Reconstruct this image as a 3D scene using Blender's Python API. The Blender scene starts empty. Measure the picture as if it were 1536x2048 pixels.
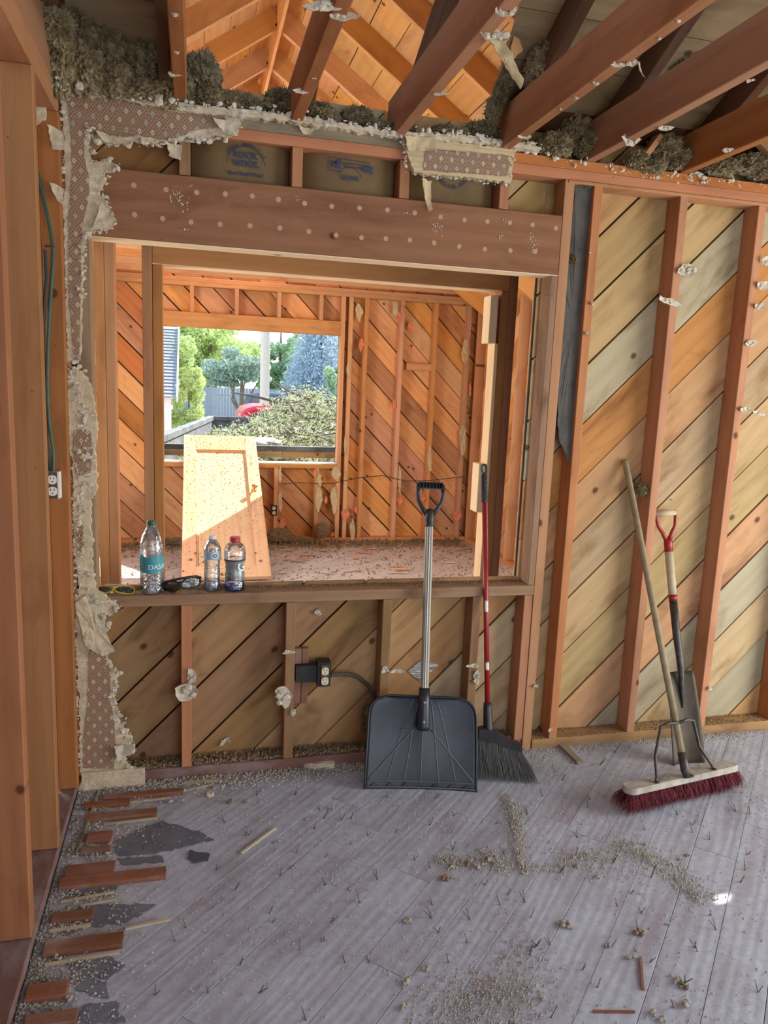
import bpy, bmesh, math, random
from math import sin, cos, pi, radians, sqrt, atan2, exp
from mathutils import Vector, Matrix, noise
rnd = random.Random(7)
sc = bpy.context.scene
COL = sc.collection
V = Vector

# ------------------------------------------------------------------ camera
CC = V((.0309, -2.8596, 1.5758)); YAW, PIT, ROL, FPX = .2521, -.1663, .042, 1496.4
FW = V((sin(YAW)*cos(PIT), cos(YAW)*cos(PIT), sin(PIT))); _r = V((cos(YAW), -sin(YAW), 0)); _u = _r.cross(FW)
RT = _r*cos(ROL)+_u*sin(ROL); UP = -_r*sin(ROL)+_u*cos(ROL)
cam = bpy.data.cameras.new('camera'); camo = bpy.data.objects.new('camera', cam); COL.objects.link(camo)
cam.sensor_fit = 'HORIZONTAL'; cam.sensor_width = 36; cam.lens = FPX/1536*36; cam.clip_start = .02; cam.clip_end = 300
Mc = Matrix((RT, UP, -FW)).transposed().to_4x4(); Mc.translation = CC; camo.matrix_world = Mc
sc.camera = camo
sc.view_settings.view_transform = 'Standard'; sc.view_settings.look = 'None'; sc.view_settings.gamma = 1
sc.view_settings.use_curve_mapping = False; sc.view_settings.exposure = 0.0

# ------------------------------------------------------------------ light
SUN_AZ = V((.776, .630)); SUN_EL = radians(43)
SUND = V((SUN_AZ.x*cos(SUN_EL), SUN_AZ.y*cos(SUN_EL), sin(SUN_EL)))
sl = bpy.data.lights.new('sun', 'SUN'); sl.energy = 16.0; sl.angle = radians(.53); sl.color = (1, .95, .86)
so = bpy.data.objects.new('sun', sl); COL.objects.link(so); so.rotation_euler = SUND.to_track_quat('Z', 'Y').to_euler()
w = bpy.data.worlds.new('sky'); sc.world = w; w.use_nodes = True
nt = w.node_tree; bg = nt.nodes['Background']; bg.inputs[1].default_value = 2.3
tc = nt.nodes.new('ShaderNodeTexCoord'); sp = nt.nodes.new('ShaderNodeSeparateXYZ'); rp = nt.nodes.new('ShaderNodeValToRGB')
nt.links.new(tc.outputs['Generated'], sp.inputs[0]); nt.links.new(sp.outputs['Z'], rp.inputs[0]); nt.links.new(rp.outputs[0], bg.inputs[0])
rp.color_ramp.elements[0].color = (.92, .96, 1, 1); rp.color_ramp.elements[0].position = .0
rp.color_ramp.elements[1].color = (.46, .66, 1, 1); rp.color_ramp.elements[1].position = .9
def area(name, loc, aim, sx, sy, power, col):
    l = bpy.data.lights.new(name, 'AREA'); l.shape = 'RECTANGLE'; l.size = sx; l.size_y = sy; l.energy = power; l.color = col
    o = bpy.data.objects.new(name, l); COL.objects.link(o); o.location = loc
    o.rotation_euler = (V(loc)-V(aim)).to_track_quat('Z', 'Y').to_euler(); return o
# daylight standing in the near room's open patio doorway (right) and in the open front behind the camera
area('daylight_right_doorway', (4.25, -2.0, 1.1), (1.2, -.7, .1), 2.0, 1.9, 112, (1, .945, .85))
area('daylight_front_doorway', (1.3, -4.3, .95), (.8, .3, 1.8), 2.4, 1.5, 20, (.86, .93, 1))
area('fill_far_side', (2.7, 1.5, 1.45), (.6, 3.4, 1.1), 1.3, 1.2, 42, (1, .96, .84))  # fill lamp added to brighten the annex from an unseen side opening
area('fill_far_left', (-1.68, 1.75, 1.45), (1.6, 1.6, 1.0), 1.3, 1.2, 80, (1, .97, .9))  # invented unseen source, added to brighten left-facing sides of the right frame
area('fill_attic_rear', (.55, 4.55, 3.1), (.5, 1.2, 3.1), 1.0, .8, 30, (1, .93, .82))  # unseen lamp added to brighten the annex attic

# ------------------------------------------------------------------ helpers
def lin(r, g, b):
    f = lambda c: (c/255/12.92) if c <= 10 else ((c/255+.055)/1.055)**2.4
    return (f(r), f(g), f(b), 1)
def ray(u, v): return FW+RT*((u-768)/FPX)-UP*((v-1024)/FPX)
def on(ax, val, u, v):
    r = ray(u, v); return CC+r*((val-CC[ax])/r[ax])
def tag(o, label=None, cat=None, group=None, kind=None):
    if label: o['label'] = label
    if cat: o['category'] = cat
    if group: o['group'] = group
    if kind: o['kind'] = kind
    return o
def empty(name, loc=(0, 0, 0), kind=None, M=None):
    o = bpy.data.objects.new(name, None); COL.objects.link(o); o.empty_display_size = .05
    if M is not None: o.matrix_world = M
    else: o.location = loc
    if kind: o['kind'] = kind
    return o
def link(name, me, mat=None, parent=None, M=None, smooth=False):
    if mat and not me.materials: me.materials.append(mat)
    o = bpy.data.objects.new(name, me); COL.objects.link(o)
    if parent: o.parent = parent
    if M is not None: o.matrix_basis = M
    if smooth: me.shade_smooth()
    return o
def mesh(vs, fs, name='m'):
    me = bpy.data.meshes.new(name); me.from_pydata([tuple(v) for v in vs], [], fs); me.update(); return me
def bmesh_done(bm, name='m'):
    bmesh.ops.recalc_face_normals(bm, faces=bm.faces); me = bpy.data.meshes.new(name); bm.to_mesh(me); bm.free(); return me
class MB:
    def __init__(s): s.v = []; s.f = []
    def add(s, vs, fs):
        b = len(s.v); s.v += [V(v) for v in vs]; s.f += [tuple(b+i for i in f) for f in fs]; return s
    def box(s, a, b):
        x0, y0, z0 = a; x1, y1, z1 = b
        return s.add([(x0,y0,z0),(x1,y0,z0),(x1,y1,z0),(x0,y1,z0),(x0,y0,z1),(x1,y0,z1),(x1,y1,z1),(x0,y1,z1)],
                     [(0,3,2,1),(4,5,6,7),(0,1,5,4),(1,2,6,5),(2,3,7,6),(3,0,4,7)])
    def tube(s, pts, r, n=8, cap=True):
        pts = [V(p) for p in pts]; rs = r if isinstance(r, (list, tuple)) else [r]*len(pts)
        b = len(s.v); ref = None
        for i, p in enumerate(pts):
            d = (pts[min(i+1, len(pts)-1)]-pts[max(i-1, 0)]).normalized()
            if ref is None: ref = d.orthogonal().normalized()
            ref = (ref-d*ref.dot(d)).normalized(); q = d.cross(ref)
            for k in range(n):
                a = 2*pi*k/n; s.v.append(p+(ref*cos(a)+q*sin(a))*rs[i])
        for i in range(len(pts)-1):
            for k in range(n):
                k2 = (k+1) % n; s.f.append((b+i*n+k, b+i*n+k2, b+(i+1)*n+k2, b+(i+1)*n+k))
        if cap:
            s.f.append(tuple(b+k for k in reversed(range(n)))); s.f.append(tuple(b+(len(pts)-1)*n+k for k in range(n)))
        return s
    def lathe(s, prof, n=32, cap0=True, cap1=True, c=(0, 0, 0)):
        b = len(s.v); c = V(c)
        for r, z in prof:
            for k in range(n): s.v.append(c+V((r*cos(2*pi*k/n), r*sin(2*pi*k/n), z)))
        for i in range(len(prof)-1):
            for k in range(n):
                k2 = (k+1) % n; s.f.append((b+i*n+k, b+i*n+k2, b+(i+1)*n+k2, b+(i+1)*n+k))
        if cap0: s.f.append(tuple(b+k for k in reversed(range(n))))
        if cap1: s.f.append(tuple(b+(len(prof)-1)*n+k for k in range(n)))
        return s
    def lump(s, c, r, R=rnd, flat=(1, 1, 1)):
        c = V(c); t = (1+sqrt(5))/2
        base = [(-1,t,0),(1,t,0),(-1,-t,0),(1,-t,0),(0,-1,t),(0,1,t),(0,-1,-t),(0,1,-t),(t,0,-1),(t,0,1),(-t,0,-1),(-t,0,1)]
        M = Matrix.Rotation(R.random()*6, 3, 'X') @ Matrix.Rotation(R.random()*6, 3, 'Z')
        vs = []
        for q in base:
            d = (M @ V(q)).normalized()*r*R.uniform(.65, 1.2); vs.append(c+V((d.x*flat[0], d.y*flat[1], d.z*flat[2])))
        return s.add(vs, [(0,11,5),(0,5,1),(0,1,7),(0,7,10),(0,10,11),(1,5,9),(5,11,4),(11,10,2),(10,7,6),(7,1,8),(3,9,4),(3,4,2),(3,2,6),(3,6,8),(3,8,9),(4,9,5),(2,4,11),(6,2,10),(8,6,7),(9,8,1)])
    def chip(s, c, r, R=rnd):   # 4-sided grain
        c = V(c); vs = [c+V((R.uniform(-r, r), R.uniform(-r, r), R.uniform(0, r))) for _ in range(3)]+[c+V((0, 0, r*1.2))]
        vs[0] = c+V((r, 0, -.1*r)); vs[1] = c+V((-.6*r, .8*r*R.uniform(.5, 1), -.1*r)); vs[2] = c+V((-.6*r, -.8*r*R.uniform(.5, 1), -.1*r))
        return s.add(vs, [(0, 2, 1), (0, 1, 3), (1, 2, 3), (2, 0, 3)])
    def build(s, name, mat, parent=None, M=None, smooth=False):
        return link(name, mesh(s.v, s.f, name), mat, parent, M, smooth)
def frame(o, x, y):
    x = V(x).normalized(); z = x.cross(V(y)).normalized(); y = z.cross(x)
    M = Matrix((x, y, z)).transposed().to_4x4(); M.translation = V(o); return M
def bev_box(lx, ly, lz, be=.0018):
    m = MB().box((0, -ly/2, -lz/2), (lx, ly/2, lz/2)); bm = bmesh.new(); me = mesh(m.v, m.f); bm.from_mesh(me); bpy.data.meshes.remove(me)
    bmesh.ops.bevel(bm, geom=bm.edges[:], offset=be, segments=1, affect='EDGES', clamp_overlap=True)
    return bmesh_done(bm)
def beam(name, a, b, wdir, wd, th, mat, parent=None, be=.002):
    """timber from a to b; cross-section wd along wdir and th across it"""
    a, b = V(a), V(b); return link(name, bev_box((b-a).length, wd, th, be), mat, parent, frame(a, b-a, wdir))
def clip(poly, nx, ny, c):      # keep nx*x+ny*y<=c
    out = []
    for i in range(len(poly)):
        p, q = poly[i], poly[(i+1) % len(poly)]; dp = nx*p[0]+ny*p[1]-c; dq = nx*q[0]+ny*q[1]-c
        if dp <= 0: out.append(p)
        if dp*dq < 0:
            t = dp/(dp-dq); out.append((p[0]+t*(q[0]-p[0]), p[1]+t*(q[1]-p[1])))
    return out
def prism(poly, th, be=0):
    n = len(poly); bm = bmesh.new()
    lo = [bm.verts.new((x, y, 0)) for x, y in poly]; hi = [bm.verts.new((x, y, th)) for x, y in poly]
    bm.faces.new(lo[::-1]); bm.faces.new(hi)
    for i in range(n): bm.faces.new((lo[i], lo[(i+1) % n], hi[(i+1) % n], hi[i]))
    bmesh.ops.recalc_face_normals(bm, faces=bm.faces)
    if be: bmesh.ops.bevel(bm, geom=bm.edges[:], offset=be, segments=1, affect='EDGES', clamp_overlap=True)
    return bmesh_done(bm)
def boards(name, O, A, B, regions, ang, pitch, gap, th, mats, parent, seed, off=0, jit=.002, joints=None, be=.0012, rmgap=None):
    """planks lying in the plane O + a*A + b*B, thickness towards A x B, running at ang degrees, cut to the convex regions"""
    R = random.Random(seed); O, A, B = V(O), V(A).normalized(), V(B).normalized(); N = A.cross(B)
    ca, sa = cos(radians(ang)), sin(radians(ang)); pts = [p for r in regions for p in r]
    ts = [-p[0]*sa+p[1]*ca for p in pts]; k0 = int(math.floor((min(ts)-off)/pitch)); k1 = int(math.ceil((max(ts)-off)/pitch)); out = []
    for k in range(k0, k1):
        t0, t1 = off+k*pitch, off+(k+1)*pitch-gap*R.uniform(.55, 1.5); mat = R.choices([m for m, _ in mats], [q for _, q in mats])[0]
        if rmgap and k == rmgap[0]: t1 -= rmgap[1]
        cuts = [-99]
        if joints:
            s = min(p[0]*ca+p[1]*sa for p in pts)+R.uniform(0, joints)
            while s < 99: cuts.append(s); s += joints*R.uniform(.6, 1.4)
        cuts.append(99)
        for ci in range(len(cuts)-1):
            if ci: mat = R.choices([m for m, _ in mats], [q for _, q in mats])[0]
            for rg in regions:
                p = clip(rg, -sa, ca, t1); p = clip(p, sa, -ca, -t0) if len(p) > 2 else p
                if len(p) > 2: p = clip(p, ca, sa, cuts[ci+1]-.0015)
                if len(p) > 2: p = clip(p, -ca, -sa, -cuts[ci])
                if len(p) < 3: continue
                loc = [(x*ca+y*sa, -x*sa+y*ca) for x, y in p]
                loc = [q for i, q in enumerate(loc) if (V(q)-V(loc[i-1])).length > .004]
                if len(loc) < 3: continue
                cx = sum(q[0] for q in loc)/len(loc); cy = sum(q[1] for q in loc)/len(loc)
                if max(q[0] for q in loc)-min(q[0] for q in loc) < .02: continue
                loc = [(x-cx, y-cy) for x, y in loc]
                X = A*ca+B*sa; Y = -A*sa+B*ca; M = Matrix((X, Y, N)).transposed().to_4x4()
                M.translation = O+X*cx+Y*cy+N*R.uniform(-jit, jit)
                out.append(link(name, prism(loc, th, be), mat, parent, M))
    return out
def rect(a0, a1, b0, b1): return [(a0, b0), (a1, b0), (a1, b1), (a0, b1)]
def text_mesh(s, size=.1, ext=.0, bold=0):
    c = bpy.data.curves.new('txt', 'FONT'); c.body = s; c.size = size; c.extrude = ext; c.align_x = 'CENTER'; c.align_y = 'CENTER'; c.offset = bold
    o = bpy.data.objects.new('txt', c); COL.objects.link(o); dg = bpy.context.evaluated_depsgraph_get()
    me = bpy.data.meshes.new_from_object(o.evaluated_get(dg)); bpy.data.objects.remove(o); bpy.data.curves.remove(c); return me

# ------------------------------------------------------------------ materials
def newmat(name):
    m = bpy.data.materials.new(name); m.use_nodes = True; t = m.node_tree; b = t.nodes['Principled BSDF']; return m, t, b
def N_(t, kind, **k):
    n = t.nodes.new('ShaderNode'+kind)
    for a, v in k.items(): setattr(n, a, v)
    return n
def setin(t, n, key, v):
    if isinstance(v, bpy.types.NodeSocket): t.links.new(v, n.inputs[key])
    else: n.inputs[key].default_value = v
def mix(t, f, a, b, mode='MIX'):
    n = N_(t, 'Mix', data_type='RGBA', blend_type=mode); setin(t, n, 0, f); setin(t, n, 6, a); setin(t, n, 7, b); return n.outputs[2]
def mth(t, op, a, b=0, c=None, cl=False):
    n = N_(t, 'Math', operation=op, use_clamp=cl); setin(t, n, 0, a); setin(t, n, 1, b)
    if c is not None: setin(t, n, 2, c)
    return n.outputs[0]
def ramp(t, f, stops):
    n = N_(t, 'ValToRGB'); e = n.color_ramp.elements
    while len(e) < len(stops): e.new(.5)
    for i, (p, c) in enumerate(stops): e[i].position = p; e[i].color = c if len(c) == 4 else (*c, 1)
    setin(t, n, 0, f); return n.outputs[0]
def vec(t, scale, rand=True, offs=37.0, src='Object'):
    tc = N_(t, 'TexCoord'); mp = N_(t, 'Mapping'); mp.inputs['Scale'].default_value = scale
    if rand:
        oi = N_(t, 'ObjectInfo'); cb = N_(t, 'CombineXYZ')
        a = mth(t, 'MULTIPLY', oi.outputs['Random'], offs); b = mth(t, 'MULTIPLY', oi.outputs['Random'], offs*1.7)
        t.links.new(a, cb.inputs[0]); t.links.new(b, cb.inputs[1]); t.links.new(a, cb.inputs[2])
        va = N_(t, 'VectorMath', operation='ADD'); t.links.new(tc.outputs[src], va.inputs[0]); t.links.new(cb.outputs[0], va.inputs[1])
        t.links.new(va.outputs[0], mp.inputs[0])
    else: t.links.new(tc.outputs[src], mp.inputs[0])
    return mp.outputs[0]
def noise_(t, v, scale, detail=4, rough=.55, dist=0):
    n = N_(t, 'TexNoise'); setin(t, n, 'Vector', v); setin(t, n, 'Scale', scale); setin(t, n, 'Detail', detail); setin(t, n, 'Roughness', rough); setin(t, n, 'Distortion', dist); return n.outputs[0]
def bump(t, b, h, st=.3, d=.002):
    n = N_(t, 'Bump'); n.inputs['Strength'].default_value = st; n.inputs['Distance'].default_value = d; t.links.new(h, n.inputs['Height']); t.links.new(n.outputs[0], b.inputs['Normal'])
def wood(name, c1, c2, stain=(60, 40, 25), st_amt=.35, dust=0.0, dustc=(150, 145, 140), rough=.75, knots=.5, var=.25, specks=.5):
    m, t, b = newmat(name); c1, c2, stain, dustc = lin(*c1), lin(*c2), lin(*stain), lin(*dustc)
    vg = vec(t, (1.2, 22, 22)); g = noise_(t, vg, 2.2, 6, .65, 1.0)
    vw = vec(t, (.45, 3.6, 3.6)); w_ = N_(t, 'TexWave', wave_type='RINGS', rings_direction='X'); setin(t, w_, 'Vector', vw); setin(t, w_, 'Scale', 1.6); setin(t, w_, 'Distortion', 5); setin(t, w_, 'Detail', 3); setin(t, w_, 'Detail Scale', 1.2)
    f = mth(t, 'ADD', mth(t, 'MULTIPLY', g, .62), mth(t, 'MULTIPLY', w_.outputs['Fac'], .16))
    col = mix(t, mth(t, 'MULTIPLY', ramp(t, f, [(.3, (0,0,0)), (.75, (1,1,1))]), .8), c1, c2)
    oi = N_(t, 'ObjectInfo'); hs = N_(t, 'HueSaturation'); setin(t, hs, 'Color', col)
    setin(t, hs, 'Value', mth(t, 'ADD', mth(t, 'MULTIPLY', oi.outputs['Random'], var), 1-var*.5)); setin(t, hs, 'Hue', mth(t, 'ADD', mth(t, 'MULTIPLY', mth(t, 'FRACT', mth(t, 'MULTIPLY', oi.outputs['Random'], 13.7)), .014), .495))
    setin(t, hs, 'Saturation', mth(t, 'ADD', mth(t, 'MULTIPLY', mth(t, 'FRACT', mth(t, 'MULTIPLY', oi.outputs['Random'], 7.3)), .2), .78)); col = hs.outputs[0]
    s = noise_(t, vec(t, (1.6, 4.2, 4.2)), 1.5, 5, .6, .6); sm = ramp(t, s, [(.52, (0,0,0)), (.72, (1,1,1))])
    col = mix(t, mth(t, 'MULTIPLY', sm, st_amt), col, stain)
    if knots:
        vo = N_(t, 'TexVoronoi', feature='F1', voronoi_dimensions='2D'); setin(t, vo, 'Vector', vec(t, (1, 1.35, 1.35))); setin(t, vo, 'Scale', 3.1); setin(t, vo, 'Randomness', 1)
        d = mth(t, 'ADD', vo.outputs['Distance'], mth(t, 'MULTIPLY', noise_(t, vec(t, (1, 1, 1)), 30, 2), .03)); kn = ramp(t, d, [(.050, (1,1,1)), (.066, (.35,.35,.35)), (.085, (0,0,0))])
        gate = ramp(t, N_(t, 'SeparateColor').outputs[0], [(0, (0,0,0)), (1, (1,1,1))]) if False else None
        sc_ = N_(t, 'SeparateColor'); t.links.new(vo.outputs['Color'], sc_.inputs[0]); gt = mth(t, 'GREATER_THAN', sc_.outputs[0], 1-knots)
        col = mix(t, mth(t, 'MULTIPLY', mth(t, 'MULTIPLY', kn, gt), .8), col, lin(70, 34, 18))
    if specks:
        v2 = N_(t, 'TexVoronoi', feature='F1'); setin(t, v2, 'Vector', vec(t, (1, 1, 1))); setin(t, v2, 'Scale', 26)
        s2 = N_(t, 'SeparateColor'); t.links.new(v2.outputs['Color'], s2.inputs[0]); k2 = mth(t, 'MULTIPLY', mth(t, 'LESS_THAN', v2.outputs['Distance'], .06), mth(t, 'GREATER_THAN', s2.outputs[1], 1-.35*specks))
        col = mix(t, mth(t, 'MULTIPLY', k2, .75), col, lin(45, 30, 22))
    if dust:
        dn = noise_(t, vec(t, (1, 1.6, 1.6)), 6, 6, .7); geo = N_(t, 'NewGeometry')
        df = ramp(t, mth(t, 'ADD', dn, dust*.5-.25), [(.42, (0,0,0)), (.62, (1,1,1))]); col = mix(t, mth(t, 'MULTIPLY', df, min(1, dust+.15)), col, dustc)
    t.links.new(col, b.inputs['Base Color']); b.inputs['Roughness'].default_value = rough; b.inputs['Specular IOR Level'].default_value = .12
    bump(t, b, f, .35, .0025); return m
def plain(name, c, rough=.6, metal=0, nz=0, c2=None, scale=20, bumpd=0, spec=.5, rand=False):
    m, t, b = newmat(name); b.inputs['Roughness'].default_value = rough; b.inputs['Metallic'].default_value = metal; b.inputs['Specular IOR Level'].default_value = spec
    if nz or bumpd:
        n = noise_(t, vec(t, (1, 1, 1), rand), scale, 5, .65); c2 = c2 or tuple(int(k*.6) for k in c)
        t.links.new(mix(t, mth(t, 'MULTIPLY', ramp(t, n, [(.35, (0,0,0)), (.7, (1,1,1))]), nz), lin(*c), lin(*c2)), b.inputs['Base Color'])
        if bumpd: bump(t, b, n, .6, bumpd)
    else: b.inputs['Base Color'].default_value = lin(*c)
    return m
STUD = wood('stud_fir', (178, 114, 60), (150, 88, 42), (104, 62, 32), .35, var=.20, knots=.12)
STUD2 = wood('stud_weathered', (152, 116, 80), (120, 84, 54), (80, 60, 44), .6, dust=.25, dustc=(150, 138, 120), knots=.12)
HEAD = wood('header_fir', (144, 86, 42), (116, 65, 30), (78, 44, 22), .4, knots=.25, var=.1)
JOIST = wood('joist_fir', (160, 102, 56), (128, 76, 40), (92, 54, 30), .4, var=.15, knots=.15)
LEFTS = wood('door_stud_fir', (160, 104, 58), (132, 80, 42), (96, 58, 32), .35, var=.12, knots=.2)
SH_B = wood('sheathing_brown', (160, 116, 64), (130, 90, 46), (84, 58, 32), .8, knots=.4, var=.2)
DARKW = wood('dark_rafter', (96, 62, 38), (72, 46, 28), (50, 34, 24), .4, var=.2, knots=.3)
GREYB = wood('grey_board', (140, 130, 108), (112, 102, 82), (70, 62, 50), .6, dust=.3, knots=.2)
SH_T = wood('sheathing_tan', (176, 148, 100), (150, 120, 74), (116, 84, 48), .75, knots=.3, var=.22)
SH_G = wood('sheathing_grey', (168, 157, 124), (146, 132, 96), (108, 92, 62), .75, knots=.3, var=.22)
SH_A = wood('sheathing_amber', (180, 130, 68), (152, 102, 48), (98, 62, 34), .7, knots=.35, var=.22)
FAR_A = wood('annex_amber', (220, 154, 82), (196, 124, 58), (134, 84, 44), .45, knots=.35, var=.22)
FAR_B = wood('annex_brown', (192, 126, 68), (162, 96, 50), (96, 58, 32), .5, knots=.3, var=.22)
FAR_S = wood('annex_stud', (202, 140, 84), (174, 110, 60), (120, 74, 42), .4, knots=.1, var=.25)
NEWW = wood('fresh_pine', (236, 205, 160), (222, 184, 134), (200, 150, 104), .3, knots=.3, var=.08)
DECK = wood('roof_deck', (150, 124, 86), (122, 98, 64), (70, 52, 36), .6, knots=.4, var=.2)
ATT = wood('attic_plank', (214, 156, 84), (190, 130, 62), (124, 72, 38), .4, knots=.5, var=.2)
STRIP = wood('hardwood_strip', (136, 84, 58), (104, 60, 42), (70, 44, 34), .4, dust=.3, dustc=(160, 150, 145), rough=.45, knots=0, var=.3)
BRNP = wood('old_stained_plate', (130, 92, 84), (104, 70, 64), (80, 58, 52), .4, dust=.45, dustc=(150, 138, 138), rough=.6, knots=0)
PLAS = plain('plaster', (208, 196, 170), .95, nz=.8, c2=(160, 144, 116), scale=28, bumpd=.012, rand=True)
PLASW = plain('plaster_white', (210, 203, 186), .95, nz=.8, c2=(150, 140, 120), scale=45, bumpd=.003, rand=True)
CARD = plain('drywall_paper', (196, 178, 142), .9, nz=.4, c2=(160, 140, 104), scale=15, rand=True)
WOOL = plain('rock_wool', (148, 134, 100), 1, nz=.9, c2=(70, 60, 42), scale=30, bumpd=.01, rand=True)
KRAFT = plain('kraft_paper', (118, 96, 62), .8, nz=.6, c2=(86, 68, 42), scale=8)
BLKP = plain('black_felt_paper', (62, 60, 56), .75, nz=.8, c2=(92, 88, 82), scale=9, bumpd=.01)
FELT = plain('slate_felt', (92, 96, 108), .9, nz=.7, c2=(120, 122, 130), scale=14, bumpd=.002)
DUST = plain('debris', (176, 168, 156), 1, nz=.8, c2=(122, 112, 98), scale=60)
DUST2 = plain('debris_brown', (140, 120, 92), 1, nz=.8, c2=(96, 78, 56), scale=60, rand=True)
INKB = plain('blue_ink', (58, 68, 90), .9)
BLK = plain('black_plastic', (26, 27, 30), .45, nz=.6, c2=(50, 52, 56), scale=18)
RIBM = plain('dusty_plastic_rib', (84, 88, 96), .6)
BLADE = plain('navy_black_plastic', (19, 23, 34), .38, nz=.8, c2=(48, 55, 70), scale=7, rand=False)
ALU = plain('brushed_aluminium', (150, 148, 140), .5, metal=.6, nz=.3, c2=(130, 128, 122), scale=30)
STEEL = plain('worn_steel', (92, 84, 72), .6, metal=.3, nz=.9, c2=(62, 52, 42), scale=12)
IRON = plain('dark_iron', (58, 56, 54), .5, metal=.5, nz=.5, c2=(110, 104, 98), scale=40)
RED = plain('red_paint', (150, 32, 34), .35, nz=.3, c2=(120, 26, 28), scale=20)
ASH = wood('ash_handle', (186, 172, 142), (160, 142, 110), (120, 104, 80), .4, knots=0, var=.05, specks=.2)
GHAND = wood('grey_handle', (150, 134, 106), (122, 106, 80), (92, 80, 60), .5, knots=0, var=.05, specks=.2)
BLOCK = plain('worn_grey_block', (180, 176, 166), .8, nz=.9, c2=(132, 126, 116), scale=22, bumpd=.002)
MAROON = plain('maroon_fibre', (120, 44, 56), .9, nz=.7, c2=(70, 26, 34), scale=90)
BRIS = plain('grey_bristle', (92, 92, 90), .7, nz=.6, c2=(60, 60, 60), scale=60)
WHITEP = plain('white_plastic', (226, 224, 214), .5, nz=.3, c2=(180, 176, 164), scale=50)
IVORY = plain('ivory_plastic', (214, 206, 176), .5, nz=.3, c2=(170, 160, 130), scale=50)
BOX = plain('black_metal_box', (28, 28, 30), .6, nz=.4, c2=(60, 58, 54), scale=40)
GREENW = plain('green_cable', (44, 78, 62), .5, nz=.5, c2=(30, 44, 38), scale=12)
NAILM = plain('nail_steel', (96, 84, 74), .5, metal=.5)
NAILD = plain('nail_plug', (178, 150, 126), .8, rand=True, nz=.3, c2=(160, 120, 90))
FOIL = plain('foil_paper', (196, 196, 190), .35, metal=.5, nz=.7, c2=(120, 118, 112), scale=40, bumpd=.004)
PINK = plain('pink_paper', (214, 112, 84), .9, nz=.6, c2=(200, 150, 110), scale=18, rand=True)
def floor_mat(name, w1, w2, d1, d2, amt):
    m, t, b = newmat(name); vg = vec(t, (.8, 9, 9)); wv = N_(t, 'TexWave', wave_type='BANDS', bands_direction='Y'); setin(t, wv, 'Vector', vec(t, (.6, 4.2, 4.2))); setin(t, wv, 'Scale', 2.1); setin(t, wv, 'Distortion', 11); setin(t, wv, 'Detail', 2.5); setin(t, wv, 'Detail Scale', .8)
    g = noise_(t, vec(t, (1, 30, 30)), 2, 5, .6, .5); wood_ = mix(t, wv.outputs['Fac'], lin(*w1), lin(*w2))
    dn = noise_(t, vec(t, (1, 1, 1), False, src='Object'), 2.2, 7, .68); dn2 = noise_(t, vec(t, (1, 2.2, 2.2)), 3.2, 5, .6)
    dustc = mix(t, ramp(t, noise_(t, vec(t, (1, 1, 1)), 40, 5, .8), [(.3, (0,0,0)), (.75, (1,1,1))]), lin(*d1), lin(*d2))
    f = mth(t, 'ADD', mth(t, 'MULTIPLY', wv.outputs['Fac'], .11), mth(t, 'ADD', mth(t, 'MULTIPLY', dn2, .75), mth(t, 'MULTIPLY', dn, .35)))
    fr = ramp(t, f, [(.40, (.34,)*3), (.54, (.70,)*3), (.68, (.98,)*3)])
    col = mix(t, mth(t, 'MULTIPLY', fr, amt), wood_, dustc)
    oi = N_(t, 'ObjectInfo'); hs = N_(t, 'HueSaturation'); setin(t, hs, 'Color', col); setin(t, hs, 'Value', mth(t, 'ADD', mth(t, 'MULTIPLY', oi.outputs['Random'], .13), .93))
    t.links.new(hs.outputs[0], b.inputs['Base Color']); setin(t, b, 'Roughness', mth(t, 'ADD', mth(t, 'MULTIPLY', fr, .35), .38)); b.inputs['Specular IOR Level'].default_value = .45
    bump(t, b, mth(t, 'ADD', wv.outputs['Fac'], mth(t, 'MULTIPLY', noise_(t, vec(t, (1, 1, 1)), 120, 3), .8)), .35, .0015); return m
FLR = floor_mat('dusty_floor_board', (134, 122, 126), (108, 100, 108), (156, 163, 178), (190, 197, 210), .97)
FLR2 = floor_mat('annex_floor_board', (170, 138, 118), (136, 106, 90), (182, 172, 168), (200, 192, 188), .9)
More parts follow.
